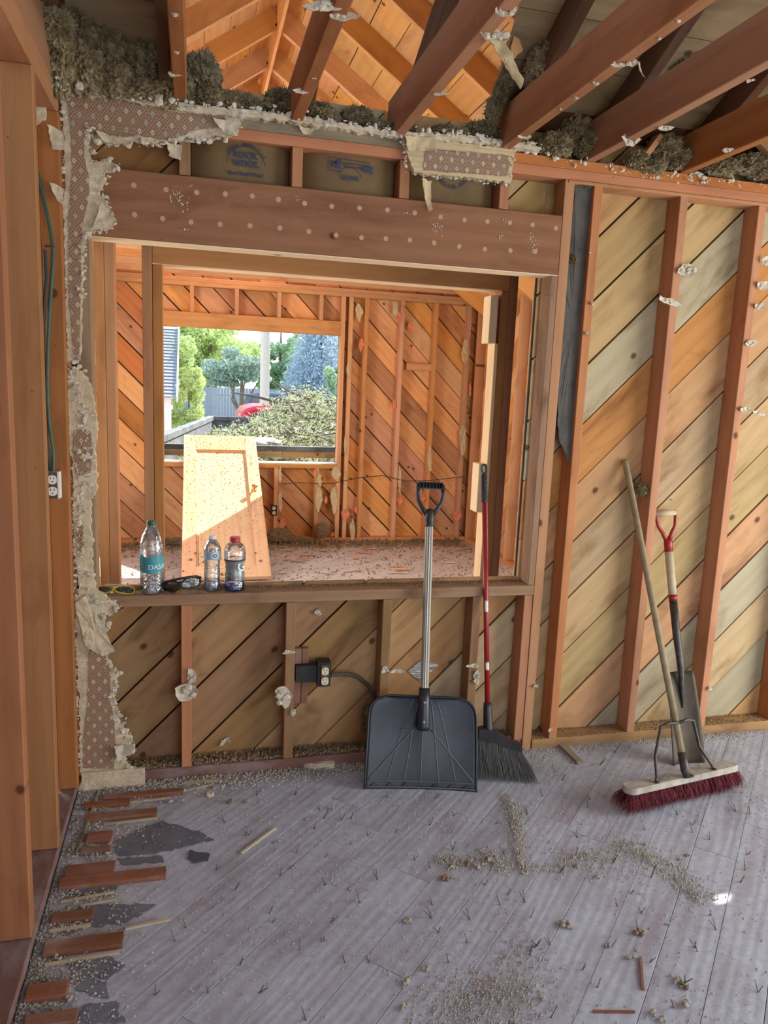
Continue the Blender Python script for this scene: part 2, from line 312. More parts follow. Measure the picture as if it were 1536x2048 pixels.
def wallpaper():
    m, t, b = newmat('wallpaper'); tc = N_(t, 'TexCoord'); s = N_(t, 'SeparateXYZ'); t.links.new(tc.outputs['Object'], s.inputs[0])
    P = .042
    u = mth(t, 'DIVIDE', mth(t, 'ADD', s.outputs[0], mth(t, 'MULTIPLY', s.outputs[2], .72)), P); v = mth(t, 'DIVIDE', mth(t, 'SUBTRACT', s.outputs[0], mth(t, 'MULTIPLY', s.outputs[2], .72)), P)
    def cell(u, v): return mth(t, 'MAXIMUM', mth(t, 'ABSOLUTE', mth(t, 'SUBTRACT', mth(t, 'FRACT', u), .5)), mth(t, 'ABSOLUTE', mth(t, 'SUBTRACT', mth(t, 'FRACT', v), .5)))
    c = cell(u, v); par = mth(t, 'FRACT', mth(t, 'MULTIPLY', mth(t, 'ADD', mth(t, 'FLOOR', u), mth(t, 'MULTIPLY', mth(t, 'FLOOR', v), 2)), .25))
    c4 = cell(mth(t, 'MULTIPLY', u, 4), mth(t, 'MULTIPLY', v, 4)); tiny = mth(t, 'GREATER_THAN', c4, .30)
    col = mix(t, mth(t, 'MULTIPLY', tiny, .7), lin(112, 84, 66), lin(176, 146, 120))
    big = mth(t, 'LESS_THAN', c, .235)
    col = mix(t, big, col, lin(120, 96, 82)); col = mix(t, mth(t, 'MULTIPLY', big, mth(t, 'LESS_THAN', c, .175)), col, mix(t, mth(t, 'LESS_THAN', par, .3), lin(206, 192, 162), lin(168, 172, 160)))
    col = mix(t, mth(t, 'MULTIPLY', big, mth(t, 'LESS_THAN', c, .06)), col, lin(130, 108, 90))
    n = noise_(t, tc.outputs['Object'], 9, 4); col = mix(t, mth(t, 'MULTIPLY', n, .3), col, lin(140, 116, 92))
    t.links.new(col, b.inputs['Base Color']); b.inputs['Roughness'].default_value = .85; return m
WALLP = wallpaper()
def clear(name, tint, gl=.12):
    m, t, b = newmat(name); out = t.nodes['Material Output']; tr = N_(t, 'BsdfTransparent'); tr.inputs[0].default_value = tint
    g = N_(t, 'BsdfGlossy'); g.inputs['Roughness'].default_value = .06; fr = N_(t, 'LayerWeight'); fr.inputs[0].default_value = .45; mx = N_(t, 'MixShader')
    f = mth(t, 'ADD', mth(t, 'MULTIPLY', fr.outputs['Fresnel'], .75), gl*.5, cl=True); t.links.new(f, mx.inputs[0]); t.links.new(tr.outputs[0], mx.inputs[1]); t.links.new(g.outputs[0], mx.inputs[2])
    n = noise_(t, vec(t, (1, 1, 1)), 70, 3); bp = N_(t, 'Bump'); bp.inputs['Strength'].default_value = .8; bp.inputs['Distance'].default_value = .004; t.links.new(n, bp.inputs['Height']); t.links.new(bp.outputs[0], g.inputs['Normal']); t.links.new(mx.outputs[0], out.inputs[0]); return m
PET = clear('clear_pet', (.93, .96, .98, 1), .3); LABC = clear('teal_label_film', (.30, .62, .68, 1), .35)
WATER = clear('water', (.82, .90, .97, 1)); BLUEL = clear('blue_sports_drink', (.10, .45, .85, 1)); SMOKE = clear('smoked_lens', (.10, .10, .11, 1), .2)

# ------------------------------------------------------------------ SETTING: near room
D = .09                                     # stud depth
SX = [.0012, .4039, .7998, 1.1906, 1.5946, 1.9879, 2.3683, 2.775, 3.18, 3.6]
ZC, ZP = 2.485, 2.409
wb = empty('wall_back', kind='structure')
def stud(x, z0, z1, y=0, mat=STUD, parent=wb, name='stud', wd=.038, dp=D):
    return beam(name, (x, y+dp/2, z0), (x, y+dp/2, z1), (1, 0, 0), wd, dp, mat, parent)
for x in SX[:4]: stud(x, .051, .7165, mat=STUD2 if x != SX[0] else STUD)
stud(1.425, .051, .7165, mat=STUD)
for x in SX[4:]: stud(x, .045 if x > 1.5 else 0, ZP, mat=STUD)
stud(1.4685, .001, ZP, mat=STUD, wd=.042)                     # king beside the header
stud(1.4325, .7615, 2.0435, mat=STUD2, wd=.028)               # jack trimmer
stud(-.340, .001, 2.0435, mat=STUD2, wd=.045)
stud(-.405, .051, ZP, mat=STUD)
for x in (-.0, .392, .793, 1.194): stud(x, 2.2735, 2.4085, mat=STUD2 if x == 0 else STUD, name='cripple_stud')
beam('header', (-.33, D/2, 2.158), (1.447, D/2, 2.158), (0, 0, 1), .2275, D, HEAD, wb, .003)
beam('sill_plate', (-.32, .045, .739), (1.447, .045, .739), (0, 0, 1), .043, .092, STUD2, wb)
beam('bottom_plate', (-.38, D/2, .025), (1.44, D/2, .025), (0, 0, 1), .05, D, BRNP, wb)
beam('bottom_plate', (1.495, D/2, .0225), (3.9, D/2, .0225), (0, 0, 1), .045, D, STUD2, wb)
beam('top_plate', (-.45, D/2, 2.428), (3.9, D/2, 2.428), (0, 0, 1), .0375, D, STUD, wb)
beam('top_plate', (-.45, D/2, 2.466), (1.2, D/2, 2.466), (0, 0, 1), .037, D, GREYB, wb)
beam('top_plate', (1.203, D/2, 2.466), (3.9, D/2, 2.466), (0, 0, 1), .037, D, STUD, wb)
beam('top_plate', (1.46, D/2-.004, 2.402), (3.9, D/2-.004, 2.402), (0, 0, 1), .012, D, STUD, wb)
SHM = [(SH_T, 4), (SH_G, 4), (SH_A, 4)]
# sun-fleck gap: a missing knot in the sheathing far right at x 3.09, z 1.70
O = (0, D+.001, 0)
boards('sheathing_board', (0, D+.021, 0), (1, 0, 0), (0, 0, 1),
       [rect(-.45, -.34, 0, 2.6), rect(-.338, 1.41, .0, .775), rect(1.4105, 3.045, 0, 2.6), rect(3.045, 3.135, 0, 1.655), rect(3.045, 3.135, 1.745, 2.6), rect(3.135, 3.9, 0, 2.6), rect(-.338, 1.41, 2.045, 2.6)],
       45, .1835, .006, .020, SHM, wb, 5, off=.035)
for q in list(wb.children):
    if q.name.startswith('sheathing_board') and q.location.x < .62 and q.location.z < .75 and rnd.random() < .75:
        q.data.materials.clear(); q.data.materials.append(SH_B)
beam('header_lit_edge', (-.33, .045, 2.0425), (1.447, .045, 2.0425), (0, 1, 0), .092, .003, NEWW, wb, .0005)  # pale torn edge; its colour also stands in for bounce light underneath
# weather layer behind the sheathing (outer boarding of the old house wall)
for r in ((-.45, -.335, 0, 2.6), (-.335, 1.405, 0, .765), (1.405, 3.045, 0, 2.6), (3.045, 3.135, 0, 1.655), (3.045, 3.135, 1.745, 2.6), (3.135, 3.9, 0, 2.6), (-.335, 1.405, 2.05, 2.6)):
    MB().box((r[0], D+.026, r[2]), (r[1], D+.034, r[3])).build('building_paper', BLKP, wb)
# floor
fl = empty('floor', kind='structure')
boards('floor_board', (0, 0, -.02), (1, 0, 0), (0, 1, 0), [rect(-.40, 4.3, -4.4, .0), rect(-.40, 4.3, .0, .09)], 45, .139, .0013, .02, [(FLR, 1)], fl, 11, off=.012, jit=.0008, joints=1.7, be=.0008)
MB().box((-3.0, -4.6, -.06), (4.5, .11, -.024)).build('subfloor', DUST2, fl)
MB().box((-3.0, -4.6, -.0238), (-.402, .11, -.004)).build('side_room_floor', BRNP, fl)
# left wall: stud pack of the doorway, seen edge-on
wl = empty('wall_left', kind='structure')
for y, x0, x1, th in ((-.075, -.46, -.394, .042), (-.115, -.60, -.46, .03), (-.45, -.485, -.40, .040), (-.86, -.60, -.403, .045), (-1.27, -.60, -.403, .04), (-2.2, -.49, -.40, .04)):
    beam('stud', ((x0+x1)/2, y+th/2, .04), ((x0+x1)/2, y+th/2, 2.409), (1, 0, 0), x1-x0, th, LEFTS, wl, .003)
beam('stud', (-.53, -.42, .04), (-.53, -.42, 2.409), (1, 0, 0), .088, .04, STUD, wl)
beam('bottom_plate', (-.445, -3.6, .019), (-.445, -.01, .019), (1, 0, 0), .086, .038, BRNP, wl)
beam('top_plate', (-.445, -3.9, 2.428), (-.445, -.005, 2.428), (1, 0, 0), .088, .038, STUD, wl)
beam('top_plate', (-.445, -3.9, 2.466), (-.445, -.005, 2.466), (1, 0, 0), .088, .037, STUD, wl)
boards('wall_plank', (-1.55, 0, 0), (0, -1, 0), (0, 0, 1), [rect(-.1, 4.4, 0, 2.6)], 0, .24, .004, .02, [(STUD, 1)], wl, 3)
# right wall and front wall (out of view) with the open doorways the daylight comes through
wr = empty('wall_right', kind='structure')
boards('sheathing_board', (4.32, 0, 0), (0, 1, 0), (0, 0, 1), [rect(-2.75, -.02, 2.2, 4.2), rect(-4.5, -2.75, 0, 4.2), rect(-.65, .1, 0, 2.2)], 45, .184, .004, .02, SHM, wr, 8)
wf = empty('wall_front', kind='structure')
boards('sheathing_board', (0, -4.42, 0), (1, 0, 0), (0, 0, 1), [rect(-1.5, .05, 0, 4.4), rect(2.6, 4.3, 0, 4.4), rect(.05, 2.6, 2.3, 4.4)], 45, .184, .004, .02, SHM, wf, 9)

# ceiling joists (sides seen from the left) and roof
ce = empty('ceiling', kind='structure')
JX = [-.42, -.013, .382, .760, 1.180, 1.551, 1.977, 2.40, 2.81, 3.22, 3.63, 4.04]
for i, x in enumerate(JX):
    y1 = .085 if i != 1 else -.10
    beam('ceiling_joist', (x, -4.3, ZC+.0725), (x, y1, ZC+.0725), (1, 0, 0), .042, .145, JOIST, ce, .003)
MD = .5; Z0 = 2.665; nv = sqrt(1+MD*MD)
def dk(x, y): return V((x, y, Z0-MD*y))
for i, x in enumerate(JX):
    xx = x+.043 if i != 1 else x-.05
    a = dk(xx, .22)-V((0, 0, .075)); b = dk(xx, -3.7)-V((0, 0, .075)); beam('rafter', a, b, (1, 0, 0), .04, .115, DARKW, ce, .003)
# deck: planks along x in the sloping plane; b axis runs up-slope towards the camera
DA, DB = V((1, 0, 0)), V((0, -1, MD)).normalized()
dreg = [rect(-1.4, .0, -.3, 4.6), [(1.165, -.3), (4.3, -.3), (4.3, 4.6), (1.02, 4.6), (1.06, .42)], rect(.0, 1.04, 1.05, 4.6)]
boards('roof_board', dk(0, 0), (1, 0, 0), tuple(DB), dreg, 0, .19, .004, .02, [(DECK, 3), (DARKW, 1)], ce, 21)
MB().add([dk(-1.4, .3)+V((0, 0, .05)), dk(0, .3)+V((0, 0, .05)), dk(0, -4.1)+V((0, 0, .05)), dk(-1.4, -4.1)+V((0, 0, .05))], [(0, 1, 2, 3)]).build('roof_underlay', BLKP, ce)
MB().add([dk(1.17, .3)+V((0, 0, .05)), dk(4.3, .3)+V((0, 0, .05)), dk(4.3, -4.1)+V((0, 0, .05)), dk(1.05, -4.1)+V((0, 0, .05))], [(0, 1, 2, 3)]).build('roof_underlay', BLKP, ce)
MB().add([dk(0, -1.0)+V((0, 0, .05)), dk(1.05, -1.0)+V((0, 0, .05)), dk(1.05, -4.1)+V((0, 0, .05)), dk(0, -4.1)+V((0, 0, .05))], [(0, 1, 2, 3)]).build('roof_underlay', BLKP, ce)

# ------------------------------------------------------------------ annex beyond the opening
wm = empty('wall_middle', kind='structure')
Y2 = .56
for x, z1, mt in ((-.352, ZP, FAR_S), (-.311, ZP, FAR_S), (-.161, ZP, STUD), (-.119, 2.043, STUD), (1.462, 2.043, STUD), (1.503, ZP, STUD), (1.665, ZP, NEWW), (2.05, ZP, FAR_S), (2.45, ZP, FAR_S)):
    stud(x, .04, z1, y=Y2, mat=mt, parent=wm, wd=.040)
beam('header', (-.14, Y2+D/2, 2.131), (1.482, Y2+D/2, 2.131), (0, 0, 1), .174, D, FAR_S, wm, .003)
beam('top_plate', (-1.7, Y2+D/2, 2.428), (2.8, Y2+D/2, 2.428), (0, 0, 1), .0375, D, STUD, wm)
for a, b in ((-1.0, -.10), (1.44, 2.8)): beam('bottom_plate', (a, Y2+D/2, .02), (b, Y2+D/2, .02), (0, 0, 1), .038, D, STUD, wm)
# fresh pine cleats on the right trimmer
beam('fresh_cleat', (1.432, Y2+.045, .04), (1.432, Y2+.045, 1.80), (1, 0, 0), .018, .088, NEWW, wm)
beam('fresh_cleat', (1.408, Y2+.045, 1.80), (1.408, Y2+.045, 2.02), (1, 0, 0), .04, .088, NEWW, wm)
beam('fresh_cleat', (1.402, Y2+.045, .98), (1.402, Y2+.045, 1.22), (1, 0, 0), .04, .088, NEWW, wm)
beam('header_lit_edge', (-.14, Y2+.045, 2.0445), (1.44, Y2+.045, 2.0445), (0, 1, 0), .092, .003, NEWW, wm, .0005)  # pale strip painting the light line under the second header
YF = 4.447; XL, XR = -1.75, 2.80
wfar = empty('wall_far', kind='structure')
ws, wh = .787, 2.043; WX0, WX1 = -.30, 1.4077
FX = [.013, .417, .811, 1.213]
for x in FX: stud(x, wh+.1335, ZP, y=YF, mat=FAR_S, parent=wfar, name='cripple_stud', wd=.036); stud(x, .045, ws-.04, y=YF, mat=FAR_S, parent=wfar, name='cripple_stud', wd=.04)
for x in (WX0-.02, -.72, -1.1, -1.5, WX1+.021, 1.505, 1.66, 2.02, 2.37, 2.72): stud(x, .045, ZP, y=YF, mat=FAR_S, parent=wfar, wd=.04)
beam('header', (WX0, YF+D/2, wh+.066), (WX1, YF+D/2, wh+.066), (0, 0, 1), .132, D, FAR_S, wfar)
beam('sill_plate', (WX0, YF+D/2, ws-.02), (WX1, YF+D/2, ws-.02), (0, 0, 1), .040, D, FAR_S, wfar)
beam('window_stool', (WX0-.03, YF+.075, ws+.006), (WX1, YF+.075, ws+.006), (0, 1, 0), .13, .010, WHITEP, wfar)
for z, m_ in ((.022, FAR_S), (2.428, FAR_S), (2.466, FAR_S)): beam('bottom_plate' if z < 1 else 'top_plate', (XL, YF+D/2, z), (XR, YF+D/2, z), (0, 0, 1), .044 if z < 1 else .0375, D, m_, wfar)
FM = [(FAR_A, 5), (FAR_B, 3)]
boards('sheathing_board', (0, YF+D+.021, 0), (1, 0, 0), (0, 0, 1), [rect(XL, WX0, 0, 2.6), rect(WX0, WX1, 0, ws), rect(WX0, WX1, wh, 2.6), rect(WX1, XR+.1, 0, 2.6)], -45, .1835, .009, .020, FM, wfar, 15, off=.02)
for r in ((XL, WX0, 0, 2.6), (WX0, WX1, 0, ws-.01), (WX0, WX1, wh+.01, 2.6), (WX1, XR+.1, 0, 2.6)):
    MB().box((r[0], YF+D+.026, r[2]), (r[1], YF+D+.034, r[3])).build('building_paper', BLKP, wfar)
wfr = empty('wall_far_right', kind='structure')
for y in (.9, 2.25, 2.62, 3.0, 3.4, 3.75, 4.1, 4.42): beam('stud', (XR+.045, y, .04), (XR+.045, y, ZP), (0, 1, 0), .04, .088, FAR_S, wfr)
beam('bottom_plate', (XR+.045, .6, .02), (XR+.045, YF, .02), (1, 0, 0), .088, .04, FAR_S, wfr)
beam('top_plate', (XR+.045, .6, 2.43), (XR+.045, YF, 2.43), (1, 0, 0), .088, .04, FAR_S, wfr)
boards('sheathing_board', (XR+.11, 0, 0), (0, -1, 0), (0, 0, 1), [rect(-4.56, -2.15, 0, 2.5), rect(-2.15, -.85, 0, .8), rect(-2.15, -.85, 2.1, 2.5), rect(-.85, -.1, 0, 2.5)], 45, .1835, .004, .02, FM, wfr, 16)  # gap in the boards is an unseen opening added for annex light
MB().box((XR+.116, 2.15, 0), (XR+.124, 4.6, 2.6)).build('building_paper', BLKP, wfr)
wfl = empty('wall_far_left', kind='structure')
boards('sheathing_board', (XL, 0, 0), (0, 1, 0), (0, 0, 1), [rect(.1, 1.05, 0, 2.6), rect(2.45, 4.56, 0, 2.6), rect(1.05, 2.45, 0, .8), rect(1.05, 2.45, 2.1, 2.6)], 45, .1835, .004, .02, FM, wfl, 17)  # unseen opening cut to go with the added left fill
MB().box((XL-.03, .1, 0), (XL-.022, 1.05, 2.6)).build('building_paper', BLKP, wfl); MB().box((XL-.03, 2.45, 0), (XL-.022, 4.6, 2.6)).build('building_paper', BLKP, wfl)
fl2 = empty('floor', kind='structure')
boards('floor_board', (0, 0, -.02), (1, 0, 0), (0, 1, 0), [rect(XL, XR+.1, .13, YF+.1)], 45, .139, .004, .02, [(FLR2, 1)], fl2, 12, off=.05, jit=.001, joints=1.9, be=.0008)
MB().box((XL, .12, -.06), (XR+.1, YF+.1, -.024)).build('subfloor', DUST2, fl2)
ce2 = empty('ceiling', kind='structure')
for k in range(11):
    y = .72+.394*k
    if y < YF-.02: beam('ceiling_joist', (XL, y, ZC+.07), (XR+.08, y, ZC+.07), (0, 1, 0), .038, .14, FAR_S, ce2)
# gable roof over the annex
rf = empty('roof', kind='structure')
RX, RZ, RS = .553, 3.93, .674; rs1 = sqrt(1+RS*RS)
beam('ridge_board', (RX, -.5, RZ-.10), (RX, 4.6, RZ-.10), (0, 0, 1), .20, .022, ATT, rf)
for k in range(8):
    y = -.03+.603*k-.0
    for s in (-1, 1):
        a = V((RX+s*.012, y, RZ-.07)); b = a+V((s*2.32, 0, -RS*2.32)); 
        beam('rafter', a, b, (0, 1, 0), .038, .135, ATT, rf)
for s in (-1, 1):
    bb = V((s, 0, -RS)).normalized()
    A_ = V((0, 1, 0)) if s == 1 else V((0, -1, 0)); O_ = V((RX, 0, RZ+.03))
    rg = rect(-.45, 4.66, 0, 2.95) if s == 1 else rect(-4.66, .45, 0, 2.95)
    boards('roof_board', O_, tuple(A_), tuple(bb) , [rg], 0, .19, .004, .02, [(ATT, 1)], rf, 30+s, joints=1.2)
    MB().add([O_+V((0, -.5, .09)), O_+V((0, 4.66, .09)), O_+bb*3+V((0, 4.66, .09)), O_+bb*3+V((0, -.5, .09))], [(0, 1, 2, 3)]).build('roof_underlay', BLKP, rf)
for s in (-1, 1):   # far gable end; the unseen hole in the middle is added to light the attic
    boards('gable_board', (RX, 4.62, 0), (1, 0, 0), (0, 0, 1), [[(s*.55, 2.55), (s*2.0, 2.55), (s*.55, 3.5)][::s], ], 0, .19, .004, .02, [(ATT, 1)], rf, 40+s)
# close the space above the near plate at far left and right of the annex roof

from mathutils.geometry import tessellate_polygon
# ------------------------------------------------------------------ plaster, wallpaper and wool left on the near wall
def W2(px, y=-.02):
    return [(lambda p: (p.x, p.z))(on(1, y, *q)) for q in px]
def ragged(poly, step=.009, jit=.004, R=rnd, out=0):
    cx = sum(p[0] for p in poly)/len(poly); cy = sum(p[1] for p in poly)/len(poly); r = []
    area_ = sum(poly[i][0]*poly[(i+1) % len(poly)][1]-poly[(i+1) % len(poly)][0]*poly[i][1] for i in range(len(poly))); sg = 1 if area_ > 0 else -1
    for i in range(len(poly)):
        a, b = V(poly[i]), V(poly[(i+1) % len(poly)]); n = max(1, int((b-a).length/step)); d = (b-a).normalized() if (b-a).length > 1e-6 else V((1, 0)); nn = V((d.y, -d.x))*sg
        for k in range(n):
            p = a+(b-a)*(k/n); q = noise.noise(V((p.x*60, p.y*60, 3)))*jit*1.6+R.uniform(-jit, jit)*.6+out; r.append((p.x+nn.x*q, p.y+nn.y*q))
    return r
def slab(name, poly, y0, y1, mat, parent, back_out=0, R=rnd, taper=None):
    """irregular sheet in the x-z plane; y0 = side facing the room, y1 = wall side"""
    n = len(poly); bm = bmesh.new(); c = V((sum(p[0] for p in poly)/n, sum(p[1] for p in poly)/n))
    f = [bm.verts.new((x, y0+R.uniform(-.0012, .0012), z)) for x, z in poly]; b = []
    for x, z in poly:
        d = (V((x, z))-c).normalized()*back_out*R.uniform(0, 1); b.append(bm.verts.new((x+d.x, y1, z+d.y)))
    for t_ in tessellate_polygon([[V((x, z, 0)) for x, z in poly]]): bm.faces.new([f[k] for k in t_]); bm.faces.new([b[k] for k in t_][::-1])
    for i in range(n): bm.faces.new((f[i], b[i], b[(i+1) % n], f[(i+1) % n]))
    return link(name, bmesh_done(bm), mat, parent)
def crumbs(name, lines, mat, parent, dens=140, r=(.004, .012), spread=.010, ys=(-.030, -.002), seed=1, flat=(1, .7, 1)):
    R = random.Random(seed); m = MB(); dens *= 1.3; r = (r[0]*.5, r[1]*.95)
    for ln in lines:
        for i in range(len(ln)-1):
            a, b = V(ln[i]), V(ln[i+1]); n = int((b-a).length*dens)+1
            for k in range(n):
                p = a+(b-a)*R.random(); rr = r[0]+(r[1]-r[0])*R.random()**2.2; c_ = V((p.x+R.gauss(0, spread), R.uniform(*ys), p.y+R.gauss(0, spread))); m.lump(c_, rr, R, (R.uniform(.5, 1.7), R.uniform(.3, .8), R.uniform(.4, 1.4)) if flat[1] == .7 else flat)
    o = m.build(name, mat, parent); o['kind'] = 'stuff'; return o
pa = empty('wall_plaster', kind='structure'); pa.name = 'trim_1'
PLA = [(118,185),(180,188),(245,195),(300,212),(360,222),(450,228),(482,238),(474,262),(455,276),(430,272),(400,280),(372,272),(360,282),(300,288),(262,280),(215,290),(196,278),(190,262),(182,256),(176,290),(186,325),(215,320),(236,330),(225,345),(205,345),(214,362),(196,385),(212,402),(226,445),(214,456),(182,466),(168,475),(166,520),(164,600),(162,700),(156,728),(135,725),(132,640),(130,560),(128,420),(130,330),(126,240)]
PAA = [(134,192),(240,200),(360,226),(450,231),(450,245),(430,256),(380,262),(372,270),(330,280),(280,272),(215,276),(196,262),(180,250),(170,262),(168,310),(176,345),(180,380),(172,420),(166,450),(162,490),(162,560),(160,640),(159,720),(150,720),(138,600),(137,430),(145,330),(140,240)]
PLB = [(135,735),(165,742),(182,775),(190,820),(196,850),(190,900),(194,950),(192,985),(180,1000),(182,1050),(184,1120),(190,1175),(214,1195),(212,1212),(160,1200),(148,1100),(146,960),(138,860)]
PLC = [(150,1187),(215,1200),(238,1215),(205,1232),(214,1262),(198,1285),(216,1318),(232,1350),(226,1385),(232,1428),(242,1452),(258,1478),(268,1500),(240,1510),(262,1540),(280,1556),(262,1560),(160,1548),(158,1400),(152,1280)]
PLD = [(803,272),(860,275),(960,290),(1030,298),(1026,330),(1020,368),(1000,362),(900,352),(830,345),(818,320),(812,300)]
for i, (pl, papers) in enumerate(((PLA, [PAA]), (PLB, [[(148,862),(180,858),(186,900),(180,945),(152,952),(146,900)], [(152,1055),(166,1050),(168,1090),(156,1110)]]), (PLC, [[(168,1236),(190,1230),(194,1256),(180,1272),(170,1262)], [(178,1300),(205,1296),(222,1340),(220,1400),(228,1440),(232,1500),(228,1538),(168,1536),(166,1480),(176,1400)]]), (PLD, [[(852,297),(1024,312),(1014,352),(846,341)]]))):
    slab('plaster', ragged(W2(pl), .009, .004), -.021, -.001, PLAS if i != 3 else CARD, pa, .006)
    for q in papers: slab('wallpaper', ragged(W2(q, -.0225), .008, .0018), -.0235, -.0215, WALLP, pa)
L = lambda px, y=-.02: W2(px, y)
crumbs('broken_plaster', [L(PLA[5:34])], PLASW, pa, 260, (.003, .011), .006, seed=3)
crumbs('broken_plaster', [L([(150,735),(160,800),(168,880),(165,960),(160,1050),(165,1180),(200,1200)])], PLASW, pa, 420, (.004, .013), .013, seed=4)
crumbs('broken_plaster', [L(PLC[1:16])], PLASW, pa, 330, (.003, .012), .007, seed=5)
crumbs('broken_plaster', [L([(122,180),(128,300),(126,420),(130,600),(134,760),(140,950),(148,1180),(152,1400),(158,1545)])], PLASW, pa, 160, (.003, .009), .005, ys=(-.03, -.01), seed=6)
crumbs('broken_plaster', [L([(803,275),(815,345)]), L([(815,345),(900,356),(1018,370)]), L([(1030,300),(1020,366)])], PLASW, pa, 190, (.003, .007), .003, seed=7)
# larger torn leaves of plaster paper
def flake(name, px, y, mat, parent, curl=.02, th=.003, seed=1, ax=1):
    R = random.Random(seed); pl = [on(1, y, *q) for q in px]; P2 = ragged([(p.x, p.z) for p in pl], .010, .0025, R); n = len(P2)
    c = V((sum(p[0] for p in P2)/n, sum(p[1] for p in P2)/n)); bm = bmesh.new(); fr, bk = [], []
    mxd = max((V(p)-c).length for p in P2)+1e-6
    def yy(p): d = (V(p)-c).length/mxd; return y-curl*d*d+noise.noise(V((p[0]*30, p[1]*30, seed)))*curl*.6
    rings = []
    for s in (1, .62, .25):
        rings.append([(bm.verts.new((c.x+(p[0]-c.x)*s, yy((c.x+(p[0]-c.x)*s, c.y+(p[1]-c.y)*s)), c.y+(p[1]-c.y)*s)), bm.verts.new((c.x+(p[0]-c.x)*s, yy((c.x+(p[0]-c.x)*s, c.y+(p[1]-c.y)*s))+th, c.y+(p[1]-c.y)*s))) for p in P2])
    for a, b in zip(rings, rings[1:]):
        for i in range(n):
            j = (i+1) % n; bm.faces.new((a[i][0], a[j][0], b[j][0], b[i][0])); bm.faces.new((a[i][1], b[i][1], b[j][1], a[j][1]))
    bm.faces.new([q[0] for q in rings[-1]]); bm.faces.new([q[1] for q in rings[-1]][::-1])
    for i in range(n): j = (i+1) % n; bm.faces.new((rings[0][i][0], rings[0][i][1], rings[0][j][1], rings[0][j][0]))
    return link(name, bmesh_done(bm), mat, parent)
flake('plaster_flake', [(182,462),(205,405),(232,440),(226,456)], -.03, PLAS, pa, .012, seed=2)
flake('plaster_flake', [(150,1205),(172,1190),(186,1215),(230,1300),(205,1310),(170,1290)], -.035, PLAS, pa, .015, seed=3)
flake('plaster_flake', [(228,1488),(268,1492),(262,1508),(236,1520)], -.035, PLASW, pa, .012, seed=4)
flake('plaster_flake', [(192,262),(240,276),(262,286),(236,290),(205,282)], -.03, PLAS, pa, .01, seed=5)
flake('plaster_flake', [(425,238),(450,240),(480,238),(478,262),(455,275)], -.035, PLAS, pa, .014, seed=6)
flake('plaster_flake', [(808,272),(868,276),(870,300),(815,304)], -.035, CARD, pa, .012, seed=7)
flake('plaster_flake', [(842,358),(862,362),(864,420),(856,424)], -.03, CARD, pa, .012, seed=8)
flake('plaster_flake', [(596,252),(628,256),(622,270),(605,268)], -.012, PLAS, pa, .008, seed=9)
flake('plaster_flake', [(333,285),(364,292),(362,322),(340,312)], -.02, PLAS, pa, .008, seed=10)
flake('plaster_flake', [(68,185),(93,205),(92,240),(68,255)], -.09, PLAS, pa, .01, seed=11)
flake('plaster_flake', [(95,250),(125,262),(130,300),(105,300)], -.09, PLAS, pa, .01, seed=12)
flake('plaster_flake', [(100,365),(128,378),(125,410),(112,400)], -.09, PLAS, pa, .01, seed=13)
# lath and plaster rim where the ceiling was torn off
rim = [(118,165),(200,178),(300,200),(420,218),(520,224),(600,238),(700,252),(780,262),(900,270),(1000,282),(1080,296)]
slab('broken_plaster', ragged(W2([(118,168),(200,178),(300,198),(420,214),(520,222),(620,236),(700,250),(780,262),(900,268),(1000,280),(1080,294),(1078,304),(1000,292),(900,282),(780,273),(700,262),(600,246),(500,236),(420,230),(300,212),(200,190),(120,184)], -.03), .012, .0045), -.034, -.004, PLAS, ce, .01)
crumbs('broken_plaster_rim', [L(rim, -.03)], PLASW, ce, 330, (.003, .011), .008, ys=(-.06, .01), seed=21)
crumbs('broken_plaster_rim', [L([(1070,300),(1200,330),(1300,345),(1400,355),(1536,372)], -.03)], PLASW, ce, 120, (.004, .012), .010, ys=(-.04, .03), seed=22)
# bits stuck on the left wall's inner corner near the top
crumbs('broken_plaster_rim', [L([(40,40),(75,90),(110,150),(128,175)], -.10)], PLASW, ce, 420, (.006, .018), .014, ys=(-.16, -.03), seed=23)
flake('plaster_flake', [(70,85),(118,95),(140,150),(112,176),(95,140)], -.12, PLAS, ce, .02, seed=14)

def wool(name, blobs, parent, seed, tuft=500, mat=WOOL, sub=5):
    R = random.Random(seed); bm = bmesh.new(); m = MB()
    for (c, r) in blobs:
        c = V(c); r = V(r); g = bmesh.ops.create_icosphere(bm, subdivisions=sub, radius=1)
        for v in g['verts']:
            d = v.co.copy(); k = 1+.30*noise.noise(d*2.2+V((seed, c.x*9, c.z*9)))+.20*noise.noise(d*6+c*20)+.16*noise.noise(d*15+c*30)
            k += .16*noise.noise(d*34+c*50)+.10*noise.noise(d*70+c*50); v.co = c+V((d.x*r.x, d.y*r.y, d.z*r.z))*k*1.08
        nt_ = int(tuft*(r.x*r.z*60+.4)*1.5)
        for _ in range(nt_):
            d = V((R.gauss(0, 1), R.gauss(0, 1), R.gauss(0, 1))).normalized(); p = c+V((d.x*r.x, d.y*r.y, d.z*r.z))*R.uniform(.8, 1.30)
            e = (d*.5+V((R.gauss(0, 1), R.gauss(0, 1), R.gauss(0, 1)))).normalized()*R.uniform(.005, .022); s = e.orthogonal().normalized()*R.uniform(.0008, .0025)
            m.add([p-s, p+s, p+e, p+e.cross(s).normalized()*.002], [(0, 1, 2), (0, 2, 3), (1, 3, 2), (0, 3, 1)])
    me = bpy.data.meshes.new(name); bm.to_mesh(me); bm.free(); b2 = bmesh.new(); b2.from_mesh(me); b2.from_mesh(mesh(m.v, m.f)); b2.to_mesh(me); b2.free()
    o = link(name, me, mat, parent); o['kind'] = 'stuff'; return o
